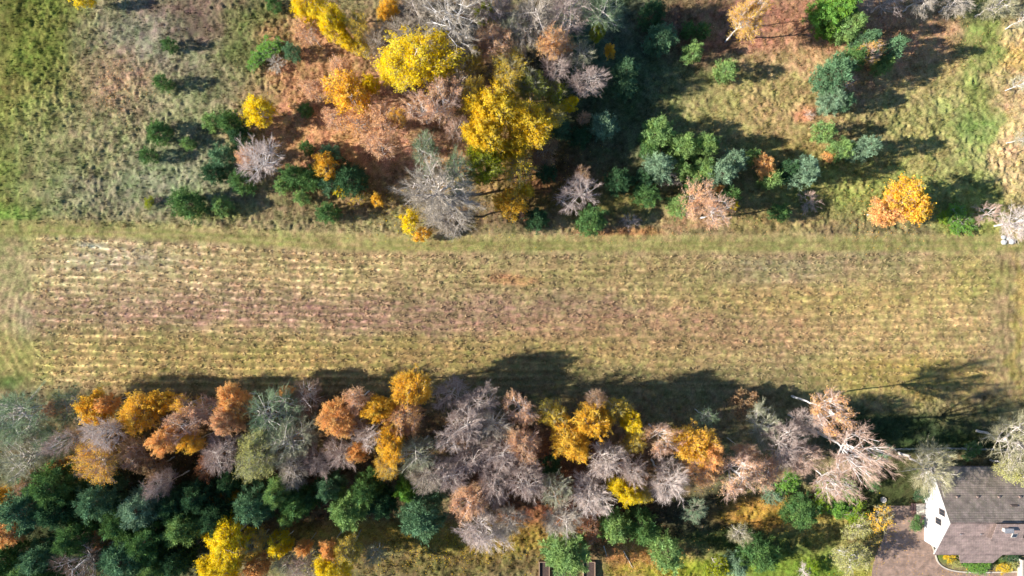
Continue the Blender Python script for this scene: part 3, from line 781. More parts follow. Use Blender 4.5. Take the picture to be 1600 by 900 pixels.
birch|700|688|20|17||w|w|pinkish white birch star in the mauve crowns
bare|768|668|34|15||g|g|grey crown left of the peach birch in the wood's centre
bare|735|712|34|16||m|g|mauve crown under the pinkish white birch star
bare|780|705|32|16||m|g|mauve crown in the wood's centre left of the rust litter
bare|695|740|34|16||m|g|mauve crown above the peach tips left of centre
thin|735|778|32|15|P|p|c|mauve crown with peach tips left of centre
bare|775|752|34|16||m|g|mauve crown right of the peach tips
bare|822|748|34|17||m|g|grey mauve crown just left of the rust litter
bare|754|826|38|17||w|c|pale pinkish grey crown, lowest of the central group
bare|795|812|26|14||g|g|grey crown on the right of the lowest pale one
birch|810|637|26|15|P|p|w|peach birch tip at the wood's upper edge in the centre
thin|820|692|28|17|P|p|w|pinkish brown crown under the peach birch tip
thin|846|700|15|12|R|k|g|deep rust crown right of the pinkish brown one
thin|862|650|26|14|Z|y|g|dull olive gold crown right of the peach birch tip
leaf|888|690|28|17|G|y|g|gold crown left one of the central gold group
leaf|924|656|26|17|G|y|c|lit gold crown at the top of the central gold group
leaf|985|658|15|16|Y|y|c|small bright yellow oval crown right of the central gold group
thin|930|624|15|14|B|p|g|brown tip above the lit gold crown
thin|962|640|20|14|Z|y|g|dull gold crown behind the small yellow oval one
bare|945|715|32|18||w|g|pale mauve round crown below the central gold group
bare|990|735|26|17||m|g|mauve round crown right of the pale round one
bare|1042|748|33|18||w|g|pale mauve round crown, farthest right of the three
birch|1035|684|28|17|P|p|w|pinkish birch between the yellow oval and the amber crown
thin|992|690|18|13|Z|y|g|dull gold low crown under the small yellow oval one
leaf|1085|692|28|17|G|p|c|amber crown beside the long leaning white trunk
leaf|1108|708|20|17|O|p|c|round light orange crown touching the long leaning trunk
thin|1092|732|26|16|O|p|c|orange thin crown below the amber one
leaf|978|762|23|16|Y|y|g|bright yellow crown alone below the mauve round ones
thin|1000|768|16|14|Z|y|g|brownish gold crown on the right of the lone bright yellow one
bare|870|762|28|15||n|g|grey green leafless crown over the rust litter
bare|925|775|36|16||w|g|large whitish mauve crown left of the lone bright yellow one
bare|880|805|34|14||g|g|grey crown above the big light garden pine
thin|920|825|24|7|R|p|g|rust orange low tree between the garden pines
thin|872|775|22|8|R|k|g|dark rust thin tree in the rust litter
pine|860|725|14|8|d|||dark pine hidden among the rust litter in the centre
birch|1150|738|34|20|P|p|w|leaning birch with one long white trunk pointing to the field
thin|1165|704|14|15|P|p|c|small peach crown above the long trunked birch
thin|1190|735|24|15|P|p|w|peach crown right of the long trunked birch
bare|1190|662|32|13||n|g|grey green crown above the peach ones on the right
leaf|1160|630|20|6|B|k|g|round brown shaded tree inside the field's shadow
bare|1105|652|18|12||e|g|small grey crown at the tip of the long white trunk
bare|1222|692|36|16||m|g|mauve grey crown left of the biggest white birch
birch|1292|640|34|21|O|p|w|white birch reaching up into the field's shadow
birch|1335|705|48|26||p|w|biggest white birch, its limbs fanning towards the house garden
birch|1300|750|30|21||p|w|pinkish white birch below the biggest one
bare|1250|712|30|17||p|g|pinkish grey crown between the mauve one and the biggest birch
bare|1262|662|24|14||m|g|mauve crown just left of the biggest birch group
bare|1452|728|44|13||y|c|olive grey leafless tree overhanging the white gable
bare|1582|690|46|13||y|c|yellow green half leafless tree behind the roof at the right edge|
thin|1592|735|28|11|W|y|c|pale yellow green crown drooping over the roof at the right edge
bush|1515|703|14|2.5|g|n|g|dark green shrub behind the house roof
leaf|14|822|32|14|O|p|c|broad orange crown cut by the left edge near the bottom
leaf|8|778|16|13|G|p|c|smaller golden orange crown cut by the left edge
thin|46|756|22|13|B|p|c|brown half bare crown right of the smaller one at the left edge
pine|60|785|34|14|b|||big bluish pine near the lower left edge
pine|104|752|30|14|g|||light green pine below the honey crown
pine|112|790|26|13|d|||dark pine between the big bluish and the round single one
pine|172|772|27|14|b|||round pine in the middle of the lower left wood
pine|236|785|28|14|s|||pale edged pine with a leafless crown over it
bare|252|760|24|15||m|g|mauve leafless crown lying over the pale edged pine
pine|135|832|25|13|g|||bright green pine above the lower left white birch
pine|206|808|24|13|g|||yellowish green pine under the pale edged one
pine|300|815|25|13|l|||light pine left of the lower bright yellow crowns
pine|286|780|22|12|d|||dark pine above the light one by the yellow crowns
pine|320|770|22|12|d|||dark pine in the shadow under the rust brown crown
pine|350|800|22|12|d|||shaded pine just above the lower yellow crowns
pine|212|862|32|14|b|||big bluish pine right of the lower left birch
pine|246|835|25|14|g|||green pine atop the big bluish one
pine|258|882|22|13|l|||pine at the bottom edge below the green one
pine|290|865|20|12|d|||dark pine at the bottom left of the yellow crowns
pine|22|865|28|13|g|||pine in the bottom left corner under the orange crown
pine|50|890|27|13|l|||light pine on the bottom edge next to the corner
pine|84|860|24|13|b|||bluish pine left of the lower left birch
pine|104|893|18|12|g|||green pine at the bottom edge under the lower left birch
pine|368|748|16|10|d|||small dark pine beneath the mauve rounded crown
birch|132|875|34|16||k|w|brownish birch with white limbs near the bottom left
thin|168|838|17|12|R|k|g|rusty little crown above the brownish birch
thin|328|775|11|8|G|k|g|tiny golden brown crown among dark pines
leaf|366|776|10|8|G|y|g|tiny gold crown left of the middle pines
pine|406|782|25|13|b|||bluish pine at the left of the middle pines
pine|443|762|20|13|l|||light pine under the beige grey crown
pine|472|778|20|12|g|||green pine right of the light one under the beige grey crown
pine|456|800|15|9|l|||low pale pine between the two middle pine groups
pine|521|756|17|12|b|||narrow bluish pine in the dark gap
pine|550|787|25|13|l|||pale lit pine, lowest of the middle group
pine|578|757|20|13|g|||green pine under the paler gold crown
pine|600|780|20|11|d|||dark pine right of the pale lit one
pine|640|760|17|11|v|||bright green edged pine above the broad bluish one
pine|662|798|31|13|b|||broad bluish pine right of the middle pines
pine|498|770|14|10|d|||dark little pine in the gap between middle pines
leaf|352|848|38|15|Y|y|c|big bright yellow crown at the bottom, left of centre
leaf|345|885|26|14|Y|y|c|yellow crown on the bottom edge under the big bright one
thin|392|855|26|13|G|y|g|olive gold half bare crown right of the big bright yellow one
leaf|400|888|20|12|O|p|c|orange crown on the bottom edge right of the yellow ones
leaf|438|852|15|11|Y|y|c|small round yellow crown in a row of three
leaf|475|856|12|11|O|p|c|small orange pink crown, middle of the row of three
leaf|514|858|14|13|O|p|c|small salmon crown, right one of the row of three
leaf|524|887|24|15|Y|y|c|yellow crown on the bottom edge under the small salmon one
thin|545|858|20|14|Z|y|g|dull olive crown right of the small salmon one
bare|470|888|26|12||m|g|mauve leafless crown on the bottom edge between yellow ones
bare|445|880|22|11||n|g|greyish leafless crown on the bottom edge right of the orange one
bare|584|868|20|9||n|g|thin shaded leafless tree at the grassy gap's left end
pine|885|860|31|9|l|||big light green garden pine over the raised beds
pine|958|820|22|9|l|||left one of the two garden pines under the lone bright yellow crown
pine|1000|820|22|9|g|||right one of the two garden pines under the lone bright yellow crown
pine|1040|864|23|9|l|||garden pine beside the yellow green lawn
bare|1158|836|20|8||y|c|spiky leafless garden tree with pale branches
pine|1182|862|24|9|g|||green conifer right of the spiky leafless tree
pine|1148|882|16|6|s|||silvery blue conifer at the foot of the spiky leafless tree
leaf|1120|882|16|6|K|y|g|yellow green tree left of the silvery blue conifer
thin|1085|800|16|8|s|n|g|shaded grey tree in the dark part of the garden
bush|1228|752|18|3.5|v|n|g|bright green shrub under the peach crowns by the garden
bush|1280|776|22|3.5|L|n|g|yellow green shrub below the pinkish white birch
pine|1250|798|24|5|g|||greyish green spreading bush pine in the upper garden
bush|1310|792|20|3.5|v|n|g|bright shrub in the middle of the garden's upper hedge
bush|1337|798|18|3.5|L|n|g|shrub at the right of the garden's upper hedge
bush|1322|765|18|3.5|l|n|g|green shrub beneath the biggest birch's lower limbs
bush|1360|748|13|2.8|g|n|g|dark green shrub at the lower right tip of the biggest birch
bush|1205|772|15|3|s|n|g|greyish green shrub at the left of the garden
thin|1374|812|19|6|G|y|c|little golden tree beside the paved drive
thin|1338|820|20|5|W|y|c|pale yellow thin tree left of the little golden one
thin|1330|876|28|8|W|y|w|pale yellow green half bare tree at the bottom of the garden
bush|1270|885|13|2.5|L|k|g|green shrub tangled with twigs at the garden's bottom
twigbush|1256|893|13|2.5||w|w|white twigged leafless bush at the garden's bottom edge
bush|1430|818|12|2.2|g|n|g|round clipped dark green bush against the white gable
bush|1380|706|11|2|s|n|g|pale bluish bush right of the biggest birch
bush|1365|700|12|2|g|n|g|green bush touching the biggest birch's right limbs
bush|1440|772|11|2.2|d|n|g|dark shrub in the shade at the gable's upper foot
bush|1520|884|14|1.6|v|n|g|bright green shrub in the kerbed bed, left half
bush|1537|886|13|1.5|v|n|g|bright green shrub in the kerbed bed, right half
bush|1493|881|7|1.2|W|y|g|pale yellow shrub at the left of the bright green ones in the kerbed bed
bush|1484|870|9|1.2|Z|y|g|orange yellow ground shrub in the upper corner of the kerbed bed
bush|1568|888|9|1.2|Z|y|g|yellowish shrub at the right end of the kerbed bed
bush|1582|884|9|1.2|W|y|g|pale shrub at the far right of the kerbed bed
bush|1580|868|12|1.6|d|n|g|dark green shrub in the shade beside the roof's lower end
"""
for line in TREES.strip().split('\n'):
    q = line.split('|')
    kind, x, y, r, h = q[0], float(q[1]), float(q[2]), float(q[3]), float(q[4])
    add_tree(kind, x, y, r, h, q[5] or None, q[6] or 'g', q[7] or 'g', q[8], q[9] if len(q) > 9 and q[9] else None)

# ------------------------------------------------------------------ fallen leaves
def build_litter():
    areas = [(560, 190, 120, 100, 'OPPB', 7000), (680, 180, 70, 80, 'PP', 3000), (780, 240, 110, 100, 'GZB', 5000), (1380, 60, 130, 50, 'PO', 4500),
             (1270, 80, 90, 70, 'PP', 2500), (885, 770, 100, 80, 'RRB', 5000), (185, 140, 45, 40, 'PO', 1200), (300, 700, 260, 50, 'OGB', 4000),
             (640, 860, 200, 35, 'GYB', 5000), (1000, 862, 60, 34, 'OP', 2200), (1210, 800, 90, 40, 'GZ', 1800), (1400, 325, 70, 50, 'OG', 1500),
             (490, 60, 60, 80, 'PO', 2200), (600, 660, 260, 50, 'BOG', 3500), (1120, 335, 60, 30, 'PO', 1200), (970, 365, 70, 10, 'PO', 700),
             (1375, 830, 24, 26, 'YG', 500), (1330, 880, 40, 20, 'YW', 500), (1400, 850, 40, 45, 'OBG', 900), (1500, 896, 60, 8, 'BG', 300), (640, 335, 60, 30, 'YG', 900), (410, 180, 40, 30, 'YG', 500)]
    PP, CC = [], []
    for cx, cy, rx, ry, cs, n in areas:
        q = rng.normal(0, .62, (n, 2)); px = cx + q[:, 0] * rx; py = cy + q[:, 1] * ry
        k = fbm(px, py, 9, 3, 301) > .42; px, py = px[k], py[k]
        PP.append(np.c_[(px - 800) * S, (450 - py) * S, ground_z(px, py) + .05])
        base = np.array([CL[c] for c in cs]); CC.append(base[rng.integers(0, len(cs), len(px))] * rng.uniform(.5, 1.05, (len(px), 1)))
    P = np.concatenate(PP); C = np.concatenate(CC)
    V, F = leaf_quads(P, np.full(len(P), .085), 1.6)
    o = bpy.data.objects.new('fallen_leaves', mesh_np('fallen_leaves', V, F, [GRASSM], cols=('FACE', C))); col.objects.link(o)
    tag(o, 'orange, pink and yellow leaves fallen under the trees', 'leaves', kind='stuff')
build_litter()

# ------------------------------------------------------------------ house
WHITE = simple('white_render', (.52, .515, .51), .8, 3, .05, bump=.05)
DARKG = simple('dark_glass', (.03, .035, .045), .15, 3, .1)
FRAME = simple('brown_frame', (.10, .07, .06), .5)
TIMB = simple('timber', (.33, .22, .15), .8, 8, .3)
SOIL = simple('soil', (.07, .045, .035), 1, 8, .5, bump=.5)
STEEL = simple('dull_metal', (.22, .22, .23), .5)
PALE = simple('pale_plaster', (.5, .47, .43), .7)
CONC = simple('kerb_concrete', (.50, .44, .36), .9, 5, .2)
STONE = simple('pale_stone', (.45, .45, .42), .85, 5, .25, bump=.3)
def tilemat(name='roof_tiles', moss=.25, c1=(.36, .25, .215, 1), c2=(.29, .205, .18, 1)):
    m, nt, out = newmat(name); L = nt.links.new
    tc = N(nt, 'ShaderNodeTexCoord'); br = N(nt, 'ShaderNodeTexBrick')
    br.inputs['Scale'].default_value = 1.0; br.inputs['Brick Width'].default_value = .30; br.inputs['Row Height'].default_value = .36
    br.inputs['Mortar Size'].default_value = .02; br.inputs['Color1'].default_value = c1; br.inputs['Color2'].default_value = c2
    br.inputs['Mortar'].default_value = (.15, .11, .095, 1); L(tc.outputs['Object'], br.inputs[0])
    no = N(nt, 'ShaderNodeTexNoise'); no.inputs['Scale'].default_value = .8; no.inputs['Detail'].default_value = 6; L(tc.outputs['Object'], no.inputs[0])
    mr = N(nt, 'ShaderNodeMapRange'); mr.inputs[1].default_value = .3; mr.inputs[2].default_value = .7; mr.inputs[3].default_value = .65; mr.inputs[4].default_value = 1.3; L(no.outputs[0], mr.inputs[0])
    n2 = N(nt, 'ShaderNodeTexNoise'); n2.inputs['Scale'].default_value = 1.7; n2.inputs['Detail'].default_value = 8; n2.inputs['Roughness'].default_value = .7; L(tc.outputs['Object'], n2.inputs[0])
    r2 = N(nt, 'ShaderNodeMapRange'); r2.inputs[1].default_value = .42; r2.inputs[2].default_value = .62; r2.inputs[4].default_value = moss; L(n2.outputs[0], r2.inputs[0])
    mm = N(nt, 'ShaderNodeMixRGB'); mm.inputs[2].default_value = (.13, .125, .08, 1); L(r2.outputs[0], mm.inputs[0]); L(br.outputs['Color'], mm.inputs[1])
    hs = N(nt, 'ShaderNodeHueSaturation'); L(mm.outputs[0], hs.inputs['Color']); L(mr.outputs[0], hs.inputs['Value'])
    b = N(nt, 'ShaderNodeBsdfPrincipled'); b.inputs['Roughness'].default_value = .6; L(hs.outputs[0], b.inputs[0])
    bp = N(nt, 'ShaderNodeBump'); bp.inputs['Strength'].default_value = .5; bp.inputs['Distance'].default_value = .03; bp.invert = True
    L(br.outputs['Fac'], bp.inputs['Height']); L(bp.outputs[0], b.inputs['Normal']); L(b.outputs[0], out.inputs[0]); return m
TILE = tilemat(); TILE_SHADED = tilemat('roof_tiles_painted_shade', .55, (.30, .24, .205, 1), (.24, .19, .16, 1))  # field slope: same tile, its shade put into darker, greyer colour and extra moss
house = empty('house', (75.2, -40.3, 0))
tag(house, 'long house with a brown tiled roof and a white gable beside the paved drive', 'house')
house_parts = []
X0, X1 = 0.0, 26.0           # local x along the house, local y: 0 at the ridge
YN, YS = 8.3, -7.0; HR, HE = 8.0, 3.1
slope = (HR - HE) / 7.65
def zr(y): return HR - slope * abs(y)
b = MB(); wy0, wy1 = -5.9, 7.4
b.prism([(.15, wy0, -.2), (.15, wy1, -.2), (.15, wy1, zr(wy1) - .22), (.15, 0, HR - .22), (.15, wy0, zr(wy0) - .22)],
        [(X1 - .2, wy0, -.2), (X1 - .2, wy1, -.2), (X1 - .2, wy1, zr(wy1) - .22), (X1 - .2, 0, HR - .22), (X1 - .2, wy0, zr(wy0) - .22)])
b.build('wall', WHITE, house)
def roof_slope(name, ysign, yend, x0=X0 - .18, x1=X1, ystart=0.0):
    b = MB(); n = int(round(abs(yend - ystart) / .33)); dy = (yend - ystart) / n
    for i in range(n):
        ya = ystart + dy * i; yb = ystart + dy * (i + 1) + dy * .12
        za = zr(ya) + .0; zb = zr(yb) + .055
        b.prism([(x0, ya, za - .08), (x1, ya, za - .08), (x1, yb, zb - .10), (x0, yb, zb - .10)],
                [(x0, ya, za), (x1, ya, za), (x1, yb, zb), (x0, yb, zb)])
    return b.build(name, TILE_SHADED if ysign > 0 else TILE, house)
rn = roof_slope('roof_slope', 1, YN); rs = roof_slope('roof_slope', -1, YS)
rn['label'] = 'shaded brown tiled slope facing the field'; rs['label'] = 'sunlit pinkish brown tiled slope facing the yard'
# lower porch roof continuing the sunny slope
b = MB(); b.prism([(4.2, -7.05, zr(7.05) - .06), (12.0, -7.05, zr(7.05) - .06), (10.9, -8.9, zr(8.9) + .2), (5.1, -8.9, zr(8.9) + .2)][::-1],
                  [(4.2, -7.05, zr(7.05) + .07), (12.0, -7.05, zr(7.05) + .07), (10.9, -8.9, zr(8.9) + .33), (5.1, -8.9, zr(8.9) + .33)][::-1])
b.build('porch_roof', TILE, house)
for px_ in (5.4, 10.6):
    MB().box(px_, px_ + .14, -8.6, -8.46, 0, zr(8.5) + .15).build('porch_post', FRAME, house)
b = MB()
for i in range(int(X1 / .4)):
    b.prism([(X0 - .18 + i * .4, -.16, HR - .05), (X0 + .24 + i * .4, -.17, HR - .05), (X0 + .24 + i * .4, 0, HR + .13), (X0 - .18 + i * .4, 0, HR + .11)],
            [(X0 - .18 + i * .4, .16, HR - .05), (X0 + .24 + i * .4, .17, HR - .05), (X0 + .24 + i * .4, .002, HR + .13), (X0 - .18 + i * .4, .002, HR + .11)])
b.build('ridge_cap', TILE, house)
for sgn, ye in ((1, YN), (-1, YS)):     # pale verge boards along the gable, gutters along the eaves
    b = MB(); b.prism([(-.26, 0, HR - .24), (-.26, ye, zr(ye) - .2), (-.26, ye, zr(ye) + .07), (-.26, 0, HR + .06)],
                      [(-.183, 0, HR - .24), (-.183, ye, zr(ye) - .2), (-.183, ye, zr(ye) + .07), (-.183, 0, HR + .06)])
    b.build('verge_board', PALE, house)
    MB().cyl((-.1, ye + .1 * sgn, zr(ye) - .06), (X1, ye + .1 * sgn, zr(ye) - .06), .075, n=8).build('gutter', FRAME, house)
for (yc, zc) in ((-.9, 4.3), (1.0, 5.3)):     # the two dark gable windows
    w = MB(); 
    for (y0, y1, z0, z1) in ((yc - .55, yc + .55, zc - .75, zc - .67), (yc - .55, yc + .55, zc + .67, zc + .75), (yc - .55, yc - .47, zc - .67, zc + .67), (yc + .47, yc + .55, zc - .67, zc + .67), (yc - .04, yc + .04, zc - .67, zc + .67)):
        w.box(.05, .17, y0, y1, z0, z1)
    wo_ = w.build('window', FRAME, house)
    MB().box(.1, .14, yc - .47, yc + .47, zc - .67, zc + .67).build('pane', DARKG, wo_)
    MB().box(-.02, .17, yc - .62, yc + .62, zc - .83, zc - .77).build('sill', PALE, wo_)
MB().cyl((.08, 5.9, 0), (.08, 5.9, 3.9), .05).build('downpipe', FRAME, house)
for xx in (2.3, 5.9, 9.6, 13.3, 17.):      # vent tiles along the shaded slope
    y_ = 3.7
    MB().prism([(xx, y_ - .1, zr(y_ - .1) + .03), (xx + .3, y_ - .1, zr(y_ - .1) + .03), (xx + .3, y_ + .3, zr(y_ + .3) + .07), (xx, y_ + .3, zr(y_ + .3) + .07)],
               [(xx + .04, y_ + .1, zr(y_) + .22), (xx + .26, y_ + .1, zr(y_) + .22), (xx + .3, y_ + .3, zr(y_) + .2), (xx, y_ + .3, zr(y_) + .2)]).build('vent_tile', TILE, house)
for xx in (2.4, 5.9, 9.5, 13.6):
    MB().cyl((xx, -2.3, zr(2.3) - .1), (xx, -2.3, zr(2.3) + .4), .07).build('vent_pipe', STEEL, house)
# snow hook piece on the shaded slope
MB().prism([(11.2, 2.5, zr(2.5) + .04), (12.6, 2.5, zr(2.5) + .04), (12.6, 2.75, zr(2.75) + .04), (11.2, 2.75, zr(2.75) + .04)],
           [(11.4, 2.5, zr(2.5) + .3), (12.4, 2.5, zr(2.5) + .3), (12.4, 2.7, zr(2.7) + .2), (11.4, 2.7, zr(2.7) + .2)]).build('roof_hatch', FRAME, house)
for (xa, xb) in ((7.3, 12.4), (13.4, 18.6)):   # two low dormers standing just above the ridge
    dm = MB().prism([(xa, .1, HR - .2), (xa, -3.0, zr(3.0) - .2), (xb, -3.0, zr(3.0) - .2), (xb, .1, HR - .2)][::-1],
               [(xa + .3, .05, HR + .75), (xa + .3, -3.0, HR - .75), (xb - .3, -3.0, HR - .75), (xb - .3, .05, HR + .75)][::-1]).build('dormer', FRAME, house)
    MB().prism([(xa - .1, .2, HR + .78), (xa - .1, -3.3, HR - .8), (xb + .1, -3.3, HR - .8), (xb + .1, .2, HR + .78)][::-1],
               [(xa - .1, .2, HR + .86), (xa - .1, -3.3, HR - .72), (xb + .1, -3.3, HR - .72), (xb + .1, .2, HR + .86)][::-1]).build('dormer_roof', TILE, dm)
ch = MB().box(8.4, 9.7, -1.15, -.55, HR - .8, HR + 1.15).build('chimney', PALE, house)
MB().box(8.3, 9.8, -1.25, -.45, HR + 1.152, HR + 1.25).build('chimney_cap', STEEL, ch)
sk = MB().prism([(10.4, -1.7, HR - .05), (10.4, -2.5, HR - .45), (11.3, -2.5, HR - .45), (11.3, -1.7, HR - .05)][::-1],
                [(10.4, -1.7, HR + .12), (10.4, -2.5, HR - .28), (11.3, -2.5, HR - .28), (11.3, -1.7, HR + .12)][::-1]).build('skylight', PALE, house)
MB().prism([(10.5, -1.78, HR + .085), (10.5, -2.42, HR - .235), (11.2, -2.42, HR - .235), (11.2, -1.78, HR + .085)][::-1],
           [(10.5, -1.78, HR + .125), (10.5, -2.42, HR - .195), (11.2, -2.42, HR - .195), (11.2, -1.78, HR + .125)][::-1]).build('pane', DARKG, sk)
# satellite dish (a thing that hangs on the roof)
dish = empty('satellite_dish', (75.2 + 15.2, -40.3 - 1.15, HR + .3)); tag(dish, 'small white satellite dish on the roof near the right edge', 'satellite dish')
G = Geo(); t_ = np.linspace(0, 1, 5)
prof = [(0.02, 0.0), (.2, .02), (.38, .08), (.5, .15), (.52, .17)]
a_ = np.arange(20) * 2 * np.pi / 20
V = np.concatenate([np.c_[np.cos(a_) * r_, np.sin(a_) * r_, np.full(20, z_)] for r_, z_ in prof] + [np.c_[np.cos(a_) * r_, np.sin(a_) * r_, np.full(20, z_ - .02)] for r_, z_ in prof[::-1]])
i_ = np.arange(200).reshape(10, 20); j_ = np.roll(i_, -1, 1)
G.add(V, np.stack([i_, j_, np.roll(j_, -1, 0), np.roll(i_, -1, 0)], -1).reshape(-1, 4))
do = bpy.data.objects.new('reflector', G.mesh('reflector', WHITE)); col.objects.link(do); do.parent = dish; do.rotation_euler = (math.radians(-35), 0, 0); do.location = (0, 0, .45)
MB().cyl((0, 0, -.5), (0, 0, .45), .03).build('mast', STEEL, dish); MB().cyl((0, 0, .45), (0, -.1, .95), .02).build('feed_arm', STEEL, dish)

# entrance landing with steps against the gable
st = empty('entrance_steps', (73.7, -40.3, 0)); tag(st, 'small brown entrance landing with steps against the white gable', 'steps')
BR = simple('brown_tiles', (.22, .12, .10), .6, 6, .2)
MB().box(0, 1.45, -1.1, 1.0, 0, .5).build('landing', CONC, st)
MB().box(-.38, -.002, -.95, .95, 0, .33).build('step', BR, st); MB().box(-.76, -.382, -.95, .95, 0, .17).build('step', BR, st)
for y_ in (-1.16, 1.06):
    MB().box(-.7, 1.4, y_, y_ + .06, .95, 1.0).box(-.7, -.64, y_, y_ + .06, 0, .95).box(1.3, 1.36, y_, y_ + .06, .5, .95).build('railing', BR, st)

# ------------------------------------------------------------------ paved drive, kerb and bed
def w(px, py): return ((px - 800) * S, (450 - py) * S)
def sheet(name, pts, z, mat, kind=None):
    me = bpy.data.meshes.new(name); me.from_pydata([(*w(*p), z) for p in pts], [], [list(range(len(pts)))[::-1]]); me.materials.append(mat)
    me.update()
    if me.polygons[0].normal.z < 0: me.flip_normals()
    o = bpy.data.objects.new(name, me); col.objects.link(o)
    if kind: o['kind'] = kind
    return o
def pavemat():
    m, nt, out = newmat('paving'); L = nt.links.new
    tc = N(nt, 'ShaderNodeTexCoord'); br = N(nt, 'ShaderNodeTexBrick'); br.inputs['Scale'].default_value = 1; br.inputs['Brick Width'].default_value = .4; br.inputs['Row Height'].default_value = .2
    br.inputs['Mortar Size'].default_value = .012; br.inputs['Color1'].default_value = (.34, .22, .16, 1); br.inputs['Color2'].default_value = (.25, .17, .13, 1); br.inputs['Mortar'].default_value = (.14, .11, .08, 1)
    L(tc.outputs['Object'], br.inputs[0])
    no = N(nt, 'ShaderNodeTexNoise'); no.inputs['Scale'].default_value = .9; no.inputs['Detail'].default_value = 8; no.inputs['Roughness'].default_value = .65; L(tc.outputs['Object'], no.inputs[0])
    mr = N(nt, 'ShaderNodeMapRange'); mr.inputs[1].default_value = .3; mr.inputs[2].default_value = .7; mr.inputs[3].default_value = .6; mr.inputs[4].default_value = 1.35; L(no.outputs[0], mr.inputs[0])
    hs = N(nt, 'ShaderNodeHueSaturation'); L(br.outputs['Color'], hs.inputs['Color']); L(mr.outputs[0], hs.inputs['Value'])
    b = N(nt, 'ShaderNodeBsdfPrincipled'); b.inputs['Roughness'].default_value = .85; L(hs.outputs[0], b.inputs[0]); L(b.outputs[0], out.inputs[0]); return m
def curve(pts, n=8):
    P = np.array(pts, float); P = np.concatenate([[2 * P[0] - P[1]], P, [2 * P[-1] - P[-2]]]); o = []
    for i in range(1, len(P) - 2):
        for t in np.arange(n) / n:
            o.append(.5 * (2 * P[i] + (P[i + 1] - P[i - 1]) * t + (2 * P[i - 1] - 5 * P[i] + 4 * P[i + 1] - P[i + 2]) * t ** 2 + (3 * P[i] - P[i - 1] - 3 * P[i + 1] + P[i + 2]) * t ** 3))
    o.append(P[-2]); return [tuple(q) for q in o]
west = curve([(1385, 790), (1388, 815), (1378, 845), (1366, 875), (1362, 905), (1370, 940), (1400, 960)])
kerbl = curve([(1447, 836), (1456, 852), (1461, 866), (1466, 879), (1478, 888), (1500, 893), (1540, 894), (1590, 893)])
sheet('driveway', [(1385, 790), (1443, 790), (1446, 836)] + kerbl[1:] + [(1640, 893), (1640, 960)] + west[::-1][:-1], .035, pavemat(), 'structure')
b = MB(); K = [w(*p) for p in kerbl]
for p, q in zip(K[:-1], K[1:]):
    d = Vector((q[0] - p[0], q[1] - p[1], 0)); nrm = Vector((-d.y, d.x, 0)).normalized() * .11
    P0 = Vector((*p, 0)); P1 = Vector((*q, 0))
    base = [P0 + nrm, P0 - nrm, P1 - nrm, P1 + nrm]; b.prism([tuple(v) for v in base], [(v.x, v.y, .15) for v in base])
kb = b.build('kerb', CONC); kb['kind'] = 'structure'
b = MB(); b.box(92.4, 92.7, -57, -49.3, 0, 1.1); fw = b.build('garden_wall', CONC); tag(fw, 'low pale wall at the right edge beside the kerbed bed', 'wall')
cv = MB().cyl((67.85, -38.7, 0), (67.85, -38.7, .22), .55, .52, 24).build('well_ring', CONC); tag(cv, 'round pale concrete well ring in the lawn by the drive', 'well')
MB().cyl((67.85, -38.7, .222), (67.85, -38.7, .27), .36, .34, 20).build('lid', STEEL, cv)

# ------------------------------------------------------------------ raised beds
for i, (x0, x1, lab) in enumerate(((842.5, 858, 'dark raised bed with pale plank edges, left of the big garden pine'),
                                   (871.5, 890, 'dark raised bed mostly hidden under the big garden pine'),
                                   (911, 929, 'dark raised bed with a pale right edge, right of the big garden pine'))):
    xa, ya = w(x0, 876); xb, yb = w(x1, 914)
    rb = empty('raised_bed', ((xa + xb) / 2, (ya + yb) / 2, 0)); tag(rb, lab, 'raised bed', 'raised beds in the garden')
    cx, cy = rb.location.x, rb.location.y; hx, hy = (xb - xa) / 2, (ya - yb) / 2; zt = .75
    for sgn in (-1, 1):
        MB().box(sgn * hx - .05, sgn * hx + .05, -hy, hy, -.1, zt).build('side_plank', TIMB, rb)
        MB().box(-hx + .052, hx - .052, sgn * hy - .05, sgn * hy + .05, -.1, zt - .01).build('end_plank', TIMB, rb)
    MB().box(-hx + .055, hx - .055, -hy + .055, hy - .055, 0, zt - .3).build('soil', SOIL, rb)

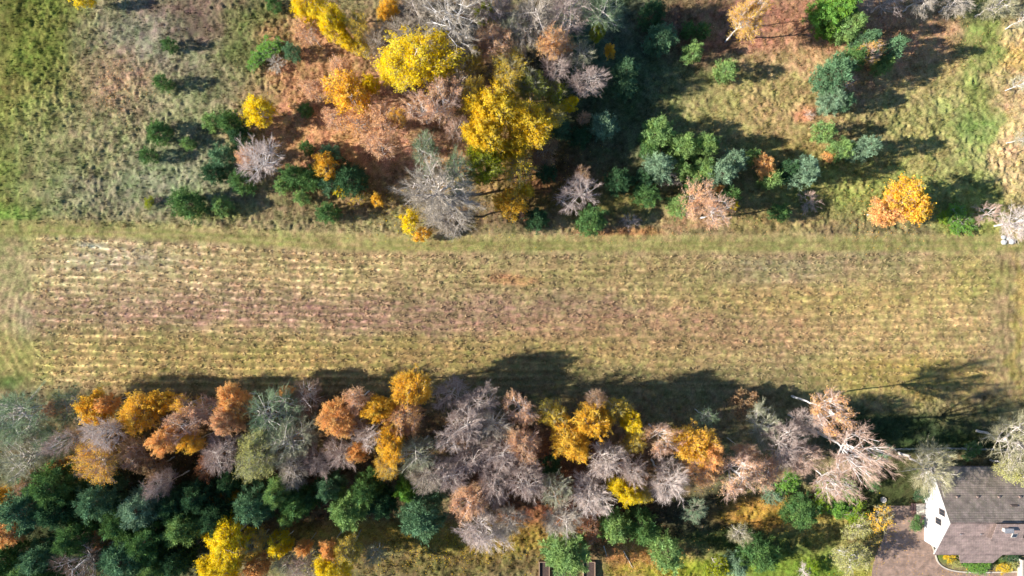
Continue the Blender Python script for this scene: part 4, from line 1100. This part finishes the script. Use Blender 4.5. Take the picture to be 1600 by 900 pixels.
# ------------------------------------------------------------------ fence of the garden, boulders, log
def fence(name, pts, lab, step=2.5):
    root = empty(name, (*w(*pts[0]), 0)); tag(root, lab, 'fence', 'garden fences')
    ox, oy = w(*pts[0])
    for p, q in zip(pts[:-1], pts[1:]):
        a0 = Vector((*w(*p), 0)); b0 = Vector((*w(*q), 0)); L = (b0 - a0).length; n = max(1, int(L / step)); rails = MB()
        for i in range(n):
            c = a0.lerp(b0, i / n) - Vector((ox, oy, 0)); MB().box(c.x - .05, c.x + .05, c.y - .05, c.y + .05, -.3, 1.45).build('post', PALE, root)
        for z in (.35, .8, 1.3):
            rails.cyl(a0 - Vector((ox, oy, -z)), b0 - Vector((ox, oy, -z)), .02, n=5)
        rails.build('rail', PALE, root)
fence('fence', [(1350, 701), (1480, 699), (1640, 703)], 'thin pale post and rail fence between the field and the house garden')
def boulder(px, py, r, lab, mat=STONE, sq=(1, 1, .8)):
    bm = []; G = Geo(); X, Y = w(px, py); nu, nv = 18, 12
    th = np.linspace(0, 2 * np.pi, nu, endpoint=False)[None, :]; ph = np.linspace(.02, np.pi - .02, nv)[:, None]
    d = np.stack([np.cos(th) * np.sin(ph), np.sin(th) * np.sin(ph), np.cos(ph) * np.ones_like(th)], -1)
    rad = r * (1 + .35 * (fbm(d[..., 0] * 2 + px, d[..., 1] * 2 + d[..., 2] * 1.7, 1.3, 3, 5) - .5))[..., None]
    V = (d * rad * np.array(sq)).reshape(-1, 3); i = np.arange(nu * nv).reshape(nv, nu); j = np.roll(i, -1, 1)
    F = np.stack([i[:-1], i[1:], j[1:], j[:-1]], -1).reshape(-1, 4)
    o = bpy.data.objects.new('boulder', mesh_np('boulder', V, F, [mat], True)); o.location = (X, Y, r * .5); col.objects.link(o)
    tag(o, lab, 'boulder', 'pale boulders at the end of the field')
boulder(1566.8, 371, .42, 'upper left one of the pale boulders at the right end of the mown strip')
boulder(1567, 378.5, .5, 'lower left and whitest boulder at the right end of the mown strip')
boulder(1574.5, 373, .36, 'middle greenish white boulder at the right end of the mown strip')
boulder(1579, 377.5, .52, 'rightmost boulder, touching the twigs of the pale leaning tree')
# fallen branch poles in the garden
for (p, q, lab) in (((943, 852), (948, 868), 'thin pale pole lying in the garden grass right of the raised beds'), ((974, 860), (988, 886), 'longer pale pole lying in the orange leaves of the garden')):
    a0 = Vector((*w(*p), .22)); b0 = Vector((*w(*q), .25))
    o = MB().cyl(a0, b0, .07, .04, 8).build('fallen_pole', TIMB); tag(o, lab, 'branch', 'pale poles on the garden ground')
    o.data.materials[0] = PALE
for me in list(bpy.data.meshes):
    if me.users == 0: bpy.data.meshes.remove(me)
